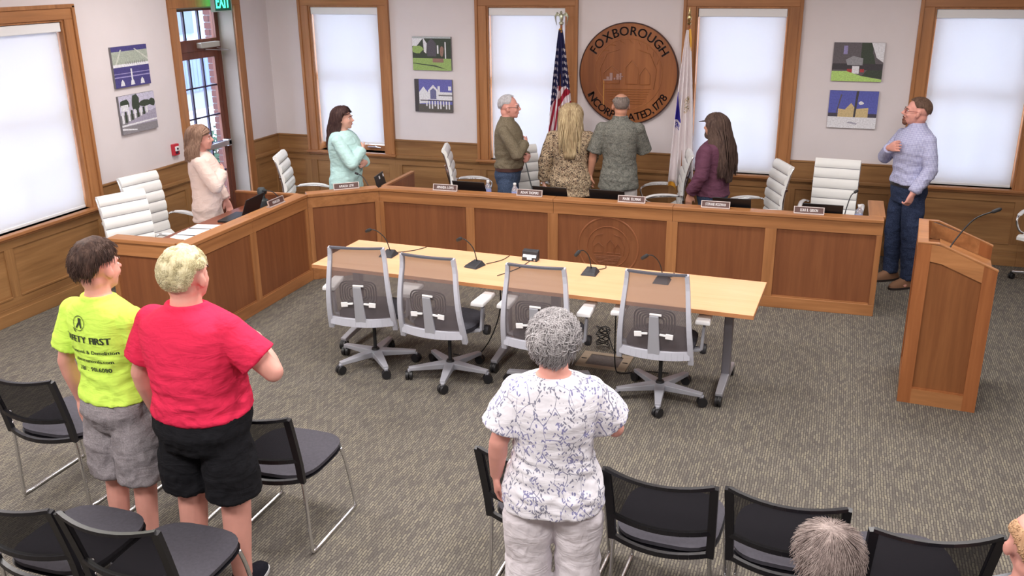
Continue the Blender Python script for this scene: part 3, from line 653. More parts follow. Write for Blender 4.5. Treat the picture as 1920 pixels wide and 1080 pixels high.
# ================================================================ LECTERN
LB = [Vector((.612, 6.493, 0)), Vector((1.108, 6.455, 0)), Vector((1.155, 7.10, 0)), Vector((.659, 7.14, 0))]
lt = thing('lectern', 'tall oak lectern with sloping top and recessed side panels', 'lectern', tuple((LB[0] + LB[1] + LB[2] + LB[3]) / 4))
o_ = (LB[0] + LB[1] + LB[2] + LB[3]) / 4
lwz = wood('lectern_oak', lin((132, 78, 44)), lin((156, 96, 56)), lin((174, 112, 68)), 'z', .38); lpz = wood('lectern_panel', lin((112, 66, 36)), lin((134, 84, 48)), lin((150, 98, 58)), 'z', .45)
HL, HR, HM = 1.166, 1.02, .16
def lface(a, b, top, name):
    """frame-and-panel side; top(u) gives height"""
    d = b - a; L_ = d.length; F = Face(a - o_, d, perp_out(a, b, 1)); s_ = .085 if L_ < .55 else .09
    def quad(mb, u0, u1, d0, d1, z0a, z0b, z1a, z1b):
        v = [F.P(u0, d0, z0a), F.P(u1, d0, z0b), F.P(u1, d1, z0b), F.P(u0, d1, z0a), F.P(u0, d0, z1a), F.P(u1, d0, z1b), F.P(u1, d1, z1b), F.P(u0, d1, z1a)]
        mb.add(v, [(0, 1, 2, 3), (7, 6, 5, 4), (1, 0, 4, 5), (2, 1, 5, 6), (3, 2, 6, 7), (0, 3, 7, 4)])
    for u0, u1 in ((0, s_), (L_ - s_, L_)):
        m = MB()
        us = [u0, u1] if not (u0 < .16 < u1) else [u0, .16, u1]
        for p, q in zip(us[:-1], us[1:]): quad(m, p, q, -.03, 0, .0, .0, top(p), top(q))
        m.obj('stile', lwz, lt, clean=True)
    m = MB(); quad(m, s_, L_ - s_, -.03, -.0005, 0, 0, .11, .11); m.obj('bottom_rail', wx if name == 'f' else wy, lt)
    us = [s_, .16, L_ - s_] if s_ < .16 < L_ - s_ and name != 'n' else [s_, L_ - s_]
    m = MB()
    for p, q in zip(us[:-1], us[1:]): quad(m, p, q, -.03, -.0005, top(p) - .12, top(q) - .12, top(p), top(q))
    m.obj('top_rail', wx if name == 'f' else wy, lt, clean=True)
    m = MB()
    for p, q in zip(us[:-1], us[1:]): quad(m, p, q, -.024, -.014, .11, .11, top(p) - .12, top(q) - .12)
    m.obj('panel', lpz, lt, clean=True)
    m = MB(); quad(m, s_, L_ - s_, -.014, -.004, .11, .11, .122, .122); m.obj('bottom_bead', lwz, lt)
slope = lambda u: HL if u < .13 else HL + (HR - HL) * (u - .13) / (.497 - .13)
lface(LB[0], LB[1], slope, 'f')
lface(LB[2], LB[3], lambda u: slope(.497 - u), 'f2')
lface(LB[3], LB[0], lambda u: HL, 'n'); lface(LB[1], LB[2], lambda u: HR - .11, 'n')
# recessed reading slope and shelf, raised rims
sa = (LB[1] - LB[0]).normalized(); sb = (LB[3] - LB[0]).normalized(); dpt = (LB[3] - LB[0]).length
def LP(u, v, z): return LB[0] - o_ + sa * u + sb * v + Vector((0, 0, z))
m = MB(); m.add([LP(.03, .03, 1.04), LP(.15, .03, 1.04), LP(.15, dpt - .03, 1.04), LP(.03, dpt - .03, 1.04), LP(.03, .03, 1.02), LP(.15, .03, 1.02), LP(.15, dpt - .03, 1.02), LP(.03, dpt - .03, 1.02)], [(0, 1, 2, 3), (7, 6, 5, 4), (0, 4, 5, 1), (1, 5, 6, 2), (2, 6, 7, 3), (3, 7, 4, 0)]); m.obj('shelf', lpz, lt)
m = MB(); z0, z1 = 1.05, .925
vs = [LP(.15, .03, z0), LP(.497, .03, z1), LP(.497, dpt - .03, z1), LP(.15, dpt - .03, z0)]; m.add(vs + [v - Vector((0, 0, .02)) for v in vs], [(0, 1, 2, 3), (7, 6, 5, 4), (0, 4, 5, 1), (1, 5, 6, 2), (2, 6, 7, 3), (3, 7, 4, 0)]); m.obj('reading_slope', wx, lt)
m = MB()
for v0, v1 in ((-.004, .034), (dpt - .034, dpt + .004)):
    for p, q in ((-.004, .13), (.13, .501)):
        za, zb = slope(max(0, p)) , slope(min(q, .497)); vs = [LP(p, v0, za), LP(q, v0, zb), LP(q, v1, zb), LP(p, v1, za)]; m.add(vs + [v + Vector((0, 0, .008)) for v in vs], [(3, 2, 1, 0), (4, 5, 6, 7), (0, 1, 5, 4), (1, 2, 6, 5), (2, 3, 7, 6), (3, 0, 4, 7)])
vs = [LP(-.004, .03, HL), LP(.062, .03, HL), LP(.062, dpt - .03, HL), LP(-.004, dpt - .03, HL)]; m.add(vs + [v + Vector((0, 0, .008)) for v in vs], [(3, 2, 1, 0), (4, 5, 6, 7), (0, 1, 5, 4), (1, 2, 6, 5), (2, 3, 7, 6), (3, 0, 4, 7)])
m.obj('top_rim', wx, lt, clean=True)

# ================================================================ MICROPHONES
def gooseneck(pts, r=.004):
    pts = [Vector(p) for p in pts]; out = []
    for i in range(len(pts) - 1):
        for q in range(5):
            u = q / 5; p0, p1, p2, p3 = [pts[max(0, min(len(pts) - 1, j))] for j in (i - 1, i, i + 1, i + 2)]
            out.append(.5 * ((2 * p1) + (p2 - p0) * u + (2 * p0 - 5 * p1 + 4 * p2 - p3) * u * u + (3 * p1 - p0 - 3 * p2 + p3) * u ** 3))
    out.append(pts[-1]); return out
mic_blk = mat('mic_black', lin((44, 44, 50)), .5)
def desk_mic(loc, rz, lean, label, group='gooseneck microphones on the maple table', tip=(-.16, .0, .33)):
    t = thing('gooseneck_microphone', label, 'microphone', loc, rz, group)
    b = MB(); b.add([(-.06, -.07, 0), (.06, -.07, 0), (.06, .07, 0), (-.06, .07, 0), (-.05, -.055, .018), (.05, -.055, .018), (.035, .05, .04), (-.035, .05, .04)], [(3, 2, 1, 0), (4, 5, 6, 7), (0, 1, 5, 4), (1, 2, 6, 5), (2, 3, 7, 6), (3, 0, 4, 7)]); bs = b.obj('base', mic_blk, t, bev=.004)
    MB().box((-.03, -.045, .0205), (.03, -.02, .0245), Matrix.Rotation(R(10), 4, 'X')).obj('talk_button', mat('button_grey', lin((120, 120, 128)), .4), bs)
    tp = Vector(tip); g = MB(); g.tube(gooseneck([(0, .03, .035), (tp.x * .25, .03 + tp.y * .2, .13), (tp.x * .62, tp.y * .6, tp.z * .97), (tp.x, tp.y, tp.z)]), .0042, 8); g.obj('gooseneck', blk, t, smooth=True)
    g = MB(); d = Vector((tp.x * .38, tp.y * .4, -.03)).normalized(); g.tube([tp - d * .005, tp, tp + d * .02, tp + d * .05, tp + d * .056], [.006, .013, .015, .013, .006], 10); g.obj('mic_head', blk_soft, t, smooth=True)
    return t
# (positions on the table)
desk_mic((-3.30, 6.44, .74), 0, 0, 'black gooseneck microphone behind the leftmost mesh chair', tip=(-.16, .02, .2))
desk_mic((-2.53, 6.38, .74), -.25, 0, 'black gooseneck microphone in front of the second mesh chair', tip=(-.14, .02, .2))
desk_mic((-1.63, 6.47, .74), 0, 0, 'black gooseneck microphone between the third and rightmost mesh chairs', tip=(-.06, -.1, .2))
desk_mic((-1.08, 6.44, .74), 0, 0, 'black gooseneck microphone seen through the rightmost chair mesh', tip=(-.11, -.02, .2))
for k, (x, y, x2, y2) in enumerate(((-3.27, 6.52, -3.1, 6.74), (-2.46, 6.45, -2.36, 6.71), (-2.16, 6.62, -2.28, 6.2), (-1.6, 6.56, -1.56, 6.68), (-1.06, 6.53, -1.03, 6.66))):
    t = MB(); t.tube(gooseneck([(x, y, .745), ((x + x2) / 2 + .03, (y + y2) / 2, .744), (x2, y2, .744)]), .0032, 6)
    tag(t.obj('microphone_cable', blk, None, True), ['thin cable from the leftmost microphone across the table', 'thin cable from the second microphone across the table', 'thin cable from the black timer box across the table', 'thin cable behind the third microphone', 'thin cable behind the rightmost microphone'][k], 'cable', 'cables on the table')
# timer box
tm = thing('timer_box', 'small black desk timer box with light face behind the third chair', 'timer', (-2.165, 6.66, .74), -.05)
MB().add([(-.065, -.03, 0), (.065, -.03, 0), (.065, .03, 0), (-.065, .03, 0), (-.065, -.012, .075), (.065, -.012, .075), (.065, .03, .085), (-.065, .03, .085)], [(3, 2, 1, 0), (4, 5, 6, 7), (0, 1, 5, 4), (1, 2, 6, 5), (2, 3, 7, 6), (3, 0, 4, 7)]).obj('body', mic_blk, tm, bev=.004)
MB().add([(-.055, -.0295, .03), (.055, -.0295, .03), (.055, -.019, .05), (-.055, -.019, .05), (-.02, -.0305, .012), (.02, -.0305, .012), (.02, -.0295, .03), (-.02, -.0295, .03)], [(0, 1, 2, 3), (4, 5, 6, 7)]).obj('display', emit('timer_white', (.85, .9, 1, 1), .5), tm)
MB().tube([(.045, -.03, .012), (.045, -.036, .012)], .008, 12).obj('knob', steel, tm)
# lectern microphone
lm = thing('lectern_microphone', 'long black gooseneck microphone rising from the lectern', 'microphone', (.80, 6.62, 1.045))
g = MB(); g.tube(gooseneck([(0, 0, 0), (.05, .06, .1), (.16, .14, .24), (.28, .2, .29)]), .005, 8); g.obj('gooseneck', blk, lm, smooth=True)
g = MB(); g.tube([(.27, .195, .285), (.28, .2, .29), (.32, .218, .305), (.33, .222, .309)], [.007, .013, .013, .006], 10); g.obj('mic_head', blk_soft, lm, smooth=True)
MB().lathe([(.03, -.004), (.03, .012), (.012, .02)], n=16).obj('base', blk, lm, smooth='auto')
lc = MB(); lc.tube([(.70, 6.72, 1.05), (.72, 6.78, 1.052), (.70, 6.84, 1.05), (.68, 6.8, 1.052), (.71, 6.76, 1.054)], .006, 6); lc.box((.69, 6.80, 1.041), (.76, 6.85, 1.06)); tag(lc.obj('power_adapter', blk, None), 'black power adapter with cable lying inside the lectern top', 'adapter')
# ================================================================ GREY MESH TASK CHAIRS
frame_m = mat('chair_frame_light', lin((188, 190, 202)), .38); base_m = mat('chair_base_grey', lin((176, 178, 188)), .36, .25)
seat_m = flatvar('seat_fabric_dark', lin((66, 66, 74)), .15, 40, .9)
def mesh_fabric():
    m = bpy.data.materials.new('back_mesh'); m.use_nodes = True; t = m.node_tree; t.nodes.clear(); nn = N(m)
    o = t.nodes.new('ShaderNodeOutputMaterial'); mx = t.nodes.new('ShaderNodeMixShader'); tr = t.nodes.new('ShaderNodeBsdfTransparent'); df = t.nodes.new('ShaderNodeBsdfDiffuse')
    df.inputs['Color'].default_value = lin((112, 104, 106)); mx.inputs[0].default_value = .66
    t.links.new(tr.outputs[0], mx.inputs[1]); t.links.new(df.outputs[0], mx.inputs[2]); t.links.new(mx.outputs[0], o.inputs[0]); return m
mesh_m = mesh_fabric(); mesh_dark = mat('lumbar_black', lin((26, 26, 30)), .7)
def back_y(z): # profile of the back of the chair
    t = (z - .40) / .64; return -.255 - .055 * sin(pi * min(1, t * 1.15)) - .06 * t * t
def half_w(z): t = (z - .40) / .64; return .245 - .05 * t ** 1.3
def task_chair(label, x, y, rz, base_rot):
    t = thing('task_chair', label, 'chair', (x, y, 0), rz, 'grey mesh task chairs at the maple table')
    zs = [.40 + .64 * i / 12 for i in range(13)]
    f = MB()
    for sx in (-1, 1):
        for z0, z1 in zip(zs[:-1], zs[1:]):
            w0, w1 = .036 - .010 * (z0 - .4) / .64, .036 - .010 * (z1 - .4) / .64
            f.bar((sx * half_w(z0), back_y(z0), z0), (sx * half_w(z1), back_y(z1), z1 + .002), w0, .030, up=(0, -1, .1), w2=w1, h2=.030)
    n_ = 12
    for i in range(n_):
        a, b = -1 + 2 * i / n_, -1 + 2 * (i + 1) / n_
        f.bar((a * .235, back_y(.475) - .03 * (1 - a * a), .468 - .012 * (1 - a * a)), (b * .235, back_y(.475) - .03 * (1 - b * b), .468 - .012 * (1 - b * b)), .06, .028, up=(0, -1, 0))
    f.obj('back_frame', frame_m, t, smooth='auto', clean=True)
    f = MB()
    for i in range(n_):
        a, b = -1 + 2 * i / n_, -1 + 2 * (i + 1) / n_
        f.bar((a * half_w(1.04), back_y(1.04) - .02 * (1 - a * a), 1.04), (b * half_w(1.04), back_y(1.04) - .02 * (1 - b * b), 1.04), .026, .014, up=(0, 0, 1))
    f.obj('top_rail', mat('top_rail_grey', lin((120, 122, 134)), .25, .5), t, smooth='auto')
    f = MB(); cols_ = 10; zz = [.49 + .545 * i / 14 for i in range(15)]; vs = []; fs = []
    for z in zz:
        for i in range(cols_ + 1):
            a = -1 + 2 * i / cols_; vs.append((a * (half_w(z) - .012), back_y(z) - .022 * (1 - a * a), z))
    for r in range(14):
        for i in range(cols_): k = r * (cols_ + 1) + i; fs.append((k, k + 1, k + cols_ + 2, k + cols_ + 1))
    f.add(vs, fs); f.obj('back_mesh', mesh_m, t, smooth=True)
    # concentric lumbar lines
    f = MB()
    for k in range(5):
        w, h = .135 - .018 * k, .092 - .013 * k; c = .70; pts = []
        for i in range(41):
            a = 2 * pi * i / 40; px = w * math.copysign(abs(cos(a)) ** .45, cos(a)); pz_ = c + h * math.copysign(abs(sin(a)) ** .45, sin(a))
            pts.append((px, back_y(pz_) - .024 * (1 - (px / .23) ** 2) + .008, pz_))
        f.tube(pts, .0058, 4, cap=False)
    f.obj('lumbar_pad', mesh_dark, t)
    f = MB(); f.bar((0, back_y(.45) - .038, .44), (0, back_y(.76) - .036, .755), .085, .018, up=(0, -1, 0), w2=.062, h2=.014); f.obj('spine', base_m, t, bev=.005)
    for sx in (-1, 1):
        f = MB(); f.bar((sx * .04, back_y(.61) - .034, .622), (sx * .085, back_y(.61) - .034, .618), .014, .014); f.bar((sx * .08, back_y(.61) - .036, .616), (sx * .13, back_y(.61) - .036, .612), .012, .036); f.obj('lumbar_handle', white_pl, t, bev=.003)
    f = MB(); f.bar((-.03, back_y(.76) - .036, .765), (.05, back_y(.76) - .034, .762), .012, .014); f.obj('spine_latch', white_pl, t, bev=.003)
    f = MB(); f.loft([(0, .02, .415, .20, .19, 3.4), (0, .02, .425, .235, .225, 3.6), (0, .02, .462, .24, .23, 3.6), (0, .02, .478, .215, .205, 3.2)], 36); f.obj('seat', seat_m, t, smooth='auto')
    f = MB(); f.loft([(0, -.01, .375, .11, .13, 3), (0, -.01, .414, .16, .16, 3)], 24); f.bar((.09, .05, .39), (.27, .05, .395), .02, .02); f.lathe([(.035, -.02), (.04, 0), (.035, .02)], (0, 0, 0), 14, Matrix.Translation((.285, .05, .395)) @ Matrix.Rotation(R(90), 4, 'Y')); f.bar((0, -.1, .39), (0, back_y(.45) - .02, .455), .10, .03); f.obj('mechanism', mat('mechanism_dark', lin((52, 52, 58)), .5), t, smooth='auto')
    for sx in (-1, 1):
        f = MB(); f.bar((sx * .17, -.02, .395), (sx * .285, -.04, .43), .06, .022); f.bar((sx * .283, -.045, .425), (sx * .292, -.035, .60), .045, .02, up=(1, 0, 0)); ar = f.obj('armrest', base_m, t, bev=.006)
        f = MB(); f.bar((sx * .292, -.035, .58), (sx * .292, -.03, .645), .03, .014, up=(1, 0, 0)); f.obj('arm_post', mat('arm_post_dark', lin((92, 92, 100)), .5), ar)
        f = MB(); f.add([(sx * .292 - .052, -.150, .643), (sx * .292 + .052, -.150, .643), (sx * .292 + .044, .125, .648), (sx * .292 - .044, .125, .648), (sx * .292 - .049, -.145, .675), (sx * .292 + .049, -.145, .675), (sx * .292 + .041, .12, .678), (sx * .292 - .041, .12, .678)], [(3, 2, 1, 0), (4, 5, 6, 7), (0, 1, 5, 4), (1, 2, 6, 5), (2, 3, 7, 6), (3, 0, 4, 7)]); f.obj('arm_pad', white_pl, ar, bev=.010)
    f = MB(); f.lathe([(.014, .13), (.014, .38)], n=12); f.lathe([(.028, .095), (.034, .11), (.026, .135)], n=16); f.obj('gas_column', blk, t, smooth='auto')
    hub = MB().lathe([(.045, .055), (.05, .075), (.042, .115), (.03, .12)], n=20).obj('base_hub', base_m, t, smooth='auto')
    for k in range(5):
        a = base_rot + 2 * pi * k / 5; e = Vector((.315 * cos(a), .315 * sin(a), 0))
        f = MB(); f.bar((.03 * cos(a), .03 * sin(a), .098), (e.x, e.y, .088), .078, .048, w2=.040, h2=.026); f.bar((e.x * .99, e.y * .99, .085), (e.x * .99, e.y * .99, .058), .026, .026, up=(cos(a), sin(a), 0)); f.obj('base_leg', base_m, hub, bev=.004)
        c = MB(); ca = a + .9 + k * 1.3; d = Vector((cos(ca), sin(ca), 0))
        for sg in (-1, 1): c.lathe([(.012, -.011), (.034, -.011), (.036, 0), (.034, .011), (.012, .011)], (0, 0, 0), 16, Matrix.Translation(e + d * sg * .015 + Vector((0, 0, .036))) @ Matrix.Rotation(ca, 4, 'Z') @ Matrix.Rotation(R(90), 4, 'Y'))
        c.ell(e + Vector((0, 0, .048)), (.024, .024, .024), 10); c.obj('caster', blk, hub, smooth='auto')
    return t
task_chair('leftmost grey mesh task chair, turned a little at the table end', -3.22, 5.97, R(11), R(12))
task_chair('grey mesh task chair second from the left end of the maple table', -2.57, 5.93, R(-2), R(-76))
task_chair('grey mesh task chair directly ahead of the grey-haired woman', -1.80, 5.94, R(1), R(-40))
task_chair('rightmost grey mesh task chair at the maple table', -.995, 6.04, R(0), R(-82))

# ================================================================ WHITE RIBBED CHAIRS
seam_m = mat('seam_grey', lin((150, 148, 152)), .7)
leather = flatvar('white_leather', lin((236, 236, 234)), .02, 6, .42, 30, .05)
def white_chair(label, x, y, rz, tilt=0, proto=[None]):
    """local: faces +Y, back at y about -0.2"""
    if proto[0] is not None:
        c = copy_tree(proto[0]); c.location = (x, y, 0); c.rotation_euler = (0, 0, rz); c['label'] = label; return c
    t = thing('executive_chair', label, 'chair', (x, y, 0), rz, 'white ribbed leather chairs behind the dais')
    # side profile of sling: list of (y,z) from seat front to top
    prof = [(.27, .445), (.25, .468), (.1, .462), (-.06, .45), (-.16, .47), (-.205, .53), (-.215, .62), (-.215, .72), (-.225, .82), (-.245, .92), (-.27, 1.02), (-.295, 1.075), (-.315, 1.08)]
    dens = gooseneck([(0, a, b) for a, b in prof]); L_ = [0]
    for a, b in zip(dens[:-1], dens[1:]): L_.append(L_[-1] + (b - a).length)
    def at(s_):
        for i in range(len(dens) - 1):
            if L_[i + 1] >= s_: u = (s_ - L_[i]) / (L_[i + 1] - L_[i]); p = dens[i].lerp(dens[i + 1], u); d = (dens[i + 1] - dens[i]).normalized(); return p, Vector((0, d.z, -d.y))
        return dens[-1], Vector((0, d.z, -d.y))
    tot = L_[-1]; nr = 11; seats = MB(); backs = MB()
    for k in range(nr):
        s0, s1 = tot * k / nr, tot * (k + 1) / nr; mbk = seats if k < 4 else backs; vs = []; fs = []; q = 7
        for i in range(q):
            u = i / (q - 1); p, n_ = at(s0 + (s1 - s0) * u); th = .008 + .016 * (max(0, sin(pi * u)) ** .4)
            for sx in (-.215, .215):
                vs.append((sx, p.y + n_.y * th, p.z + n_.z * th)); vs.append((sx, p.y - n_.y * .010, p.z - n_.z * .010))
        for i in range(q - 1):
            a = i * 4; b = a + 4; fs += [(a, a + 2, b + 2, b), (a + 1, b + 1, b + 3, a + 3), (a, b, b + 1, a + 1), (a + 2, a + 3, b + 3, b + 2)]
        fs += [(0, 1, 3, 2), (q * 4 - 4, q * 4 - 2, q * 4 - 1, q * 4 - 3)]; mbk.add(vs, fs)
    sm_ = MB()
    for k in range(1, nr):
        p, n_ = at(tot * k / nr); sm_.bar((-.212, p.y + n_.y * .009, p.z + n_.z * .009), (.212, p.y + n_.y * .009, p.z + n_.z * .009), .007, .007, up=(0, n_.y, n_.z))
    so = sm_.obj('seam_lines', seam_m, t); so['kind'] = 'stuff'
    seats.obj('seat', leather, t, smooth='auto', clean=True); backs.obj('backrest', leather, t, smooth='auto', clean=True)
    for sx in (-1, 1):
        f = MB(); pts = [Vector((sx * .212, at(L_[i])[0].y - at(L_[i])[1].y * .016, at(L_[i])[0].z - at(L_[i])[1].z * .016)) for i in range(0, len(dens), 3)]; f.tube(pts, .009, 8); f.obj('side_rail', chrome, t, smooth=True)
        f = MB(); f.tube(gooseneck([(sx * .235, -.21, .66), (sx * .275, -.16, .672), (sx * .285, .08, .665), (sx * .28, .2, .62), (sx * .26, .15, .50), (sx * .235, .02, .455)]), .011, 8); ar = f.obj('armrest', chrome, t, smooth=True)
        f = MB(); f.tube(gooseneck([(sx * .275, -.17, .676), (sx * .287, -.05, .688), (sx * .288, .08, .680), (sx * .283, .17, .650)]), [.012] + [.021] * 14 + [.012], 10, flat=.6, up=(0, 0, 1)); f.obj('arm_pad', white_pl, ar, smooth=True)
    f = MB(); f.bar((0, -.232, .60), (0, -.30, .88), .05, .012, up=(0, -1, 0)); f.bar((-.226, -.228, .60), (.226, -.228, .60), .02, .03); f.bar((-.226, -.255, .86), (.226, -.255, .86), .02, .025); f.obj('back_brace', chrome, t)
    f = MB(); f.loft([(0, .02, .36, .08, .1), (0, .02, .43, .12, .14)], 16); f.lathe([(.022, .12), (.022, .37)], n=12); f.obj('gas_column', steel, t, smooth='auto')
    for k in range(5):
        a = .3 + 2 * pi * k / 5; e = Vector((.31 * cos(a), .31 * sin(a), 0)); f = MB(); f.bar((0, 0, .11), (e.x, e.y, .075), .055, .03, w2=.035, h2=.02); lg = f.obj('base_leg', steel, t, bev=.004)
        c = MB()
        for sg in (-1, 1): c.lathe([(.012, -.009), (.028, -.009), (.028, .009), (.012, .009)], (0, 0, 0), 12, Matrix.Translation(e + Vector((sg * .013, 0, .029))) @ Matrix.Rotation(R(90), 4, 'Y'))
        c.bar((e.x, e.y, .03), (e.x, e.y, .075), .02, .02, up=(1, 0, 0)); c.obj('caster', blk, lg)
    proto[0] = t; return t
def az(d): return math.atan2(-d[0], d[1])     # rotation that turns local +Y to direction d
WCH = [('white ribbed chair nearest the side window, beside the open papers', -5.62, 6.31, (.93, -.38)), ('tall white ribbed chair between the papers and the beige jacket', -6.0, 7.05, (.97, -.2)),
       ('white ribbed chair leaning behind the diagonal dais corner', -5.28, 8.54, (.93, .34)), ('white ribbed chair seen edge-on below the church canvas', -3.72, 9.38, (.93, .30)),
       ('white ribbed chair with a dark strap hung over its back', -3.04, 9.34, (.70, -.72)), ('white ribbed chair seen edge-on before the pale state flag', -1.68, 9.66, (-.97, -.22)),
       ('white ribbed chair half turned between long brown hair and the last seat', -.69, 9.27, (-.93, -.40)), ('white ribbed chair squarely facing out at the right end of the dais', .055, 9.42, (-.08, -1)), ('white ribbed chair mostly beyond the lectern, only its base in view', 2.08, 9.62, (-.6, -.8))]
for lb, x, y, d in WCH: white_chair(lb, x, y, az(d))
st_ = MB(); st_.tube(gooseneck([(-3.20, 9.58, 1.00), (-3.19, 9.55, 1.06), (-3.14, 9.46, .98), (-3.06, 9.40, .75), (-2.98, 9.36, .52)]), .014, 6, flat=.25); tag(st_.obj('bag_strap', flatvar('grey_webbing', lin((110, 116, 118)), .1, 40), None, True), 'grey webbing strap hanging over the back of a white chair', 'strap')

# ================================================================ BLACK GUEST CHAIRS
gm = bpy.data.materials.new('black_back_mesh'); gm.use_nodes = True
t_ = gm.node_tree; t_.nodes.clear(); o1 = t_.nodes.new('ShaderNodeOutputMaterial'); mx1 = t_.nodes.new('ShaderNodeMixShader'); tr1 = t_.nodes.new('ShaderNodeBsdfTransparent'); df1 = t_.nodes.new('ShaderNodeBsdfDiffuse')
df1.inputs['Color'].default_value = lin((34, 33, 36)); mx1.inputs[0].default_value = .86; t_.links.new(tr1.outputs[0], mx1.inputs[1]); t_.links.new(df1.outputs[0], mx1.inputs[2]); t_.links.new(mx1.outputs[0], o1.inputs[0])
gseat = flatvar('guest_seat_fabric', lin((74, 72, 80)), .12, 60, .9)
gframe = mat('guest_frame_black', lin((22, 21, 26)), .38)
def guest_chair(label, x, y, rz=0, proto=[None]):
    if proto[0] is not None:
        c = copy_tree(proto[0]); c.location = (x, y, 0); c.rotation_euler = (0, 0, rz); c['label'] = label; return c
    t = thing('guest_chair', label, 'chair', (x, y, 0), rz, 'black mesh audience chairs in rows')
    by = lambda z: -.20 - .10 * ((z - .45) / .4) ** 1.2 if z > .45 else -.20
    hw = lambda z: .224 + .012 * (z - .47) / .38
    bow = lambda a, z: -.045 * (1 - a * a)
    f = MB(); zs = [.44, .55, .63, .71, .79, .85]
    for sx in (-1, 1):
        for z0, z1 in zip(zs[:-1], zs[1:]): f.bar((sx * hw(z0), by(z0), z0), (sx * hw(z1), by(z1), z1 + .002), .036, .024, up=(0, -1, 0))
    def rail(z, h, sag=0, dz=0):
        for i in range(10):
            a, b = -1 + .2 * i, -.8 + .2 * i
            f.bar((a * hw(z), by(z) + bow(a, z), z - sag * (1 - a * a)), (b * hw(z), by(z) + bow(b, z), z - sag * (1 - b * b)), .02, h, up=(0, 0, 1))
    rail(.455, .024, .02); rail(.585, .022, .015); rail(.852, .016, .02)
    f.obj('back_frame', gframe, t, smooth='auto')
    def sheet(z0, z1, name, sag0, sag1, m):
        g = MB(); vs = []; fs = []
        for r in range(7):
            z = z0 + (z1 - z0) * r / 6; sg = sag0 + (sag1 - sag0) * r / 6
            for i in range(11): a = -1 + .2 * i; vs.append((a * hw(z), by(z) + bow(a, z), z - sg * (1 - a * a)))
        for r in range(6):
            for i in range(10): k = r * 11 + i; fs.append((k, k + 1, k + 12, k + 11))
        g.add(vs, fs); g.obj(name, m, t, smooth=True)
    sheet(.59, .85, 'back_mesh', .015, .02, gm)
    f = MB(); f.loft([(0, .05, .425, .20, .22, 3.2), (0, .05, .437, .235, .245, 3.4), (0, .05, .458, .238, .248, 3.4), (0, .05, .468, .215, .225, 3)], 32); f.obj('seat', gseat, t, smooth='auto')
    f = MB()
    for i in range(32):
        pass
    f.loft([(0, .05, .408, .225, .235, 3.4), (0, .05, .426, .243, .253, 3.4)], 32); f.obj('seat_rim', gframe, t, smooth='auto')
    for sx in (-1, 1):
        f = MB(); f.tube(gooseneck([(sx * .215, -.20, .50), (sx * .225, -.19, .35), (sx * .238, -.19, .06), (sx * .24, -.17, .014), (sx * .242, 0, .012), (sx * .242, .26, .012), (sx * .24, .295, .03), (sx * .228, .25, .30), (sx * .215, .22, .42)]), .010, 8); f.obj('sled_leg', chrome, t, smooth=True)
        f = MB(); f.ell((sx * .215, -.196, .555), (.013, .013, .013), 8); f.obj('bolt', chrome, t, smooth=True)
    proto[0] = t; return t
GCH = [('black mesh chair far left beside the yellow shirt', -4.085, 3.77), ('black mesh chair just ahead of the yellow and red shirts', -3.36, 3.77), ('black mesh chair beside the black shorts of the red shirt', -2.63, 3.78),
       ('black mesh chair in the corner behind the yellow shirt', -3.12, 2.77), ('black mesh chair directly behind the red shirt', -2.60, 2.78),
       ('black mesh chair directly ahead of the grey-haired woman', -1.15, 3.80), ('black mesh chair right of the grey-haired woman', -.55, 3.80), ('black mesh chair left of the seated grey head', -.02, 3.80), ('black mesh chair right of the seated grey head', .47, 3.72),
       ('black mesh chair under the seated grey-haired person', .10, 2.60), ('black mesh chair under the person at the picture edge', .76, 2.82)]
for lb, x, y in GCH: guest_chair(lb, x, y, R(12) if x == .47 else (R(-2) if x > -2 else R(1)))
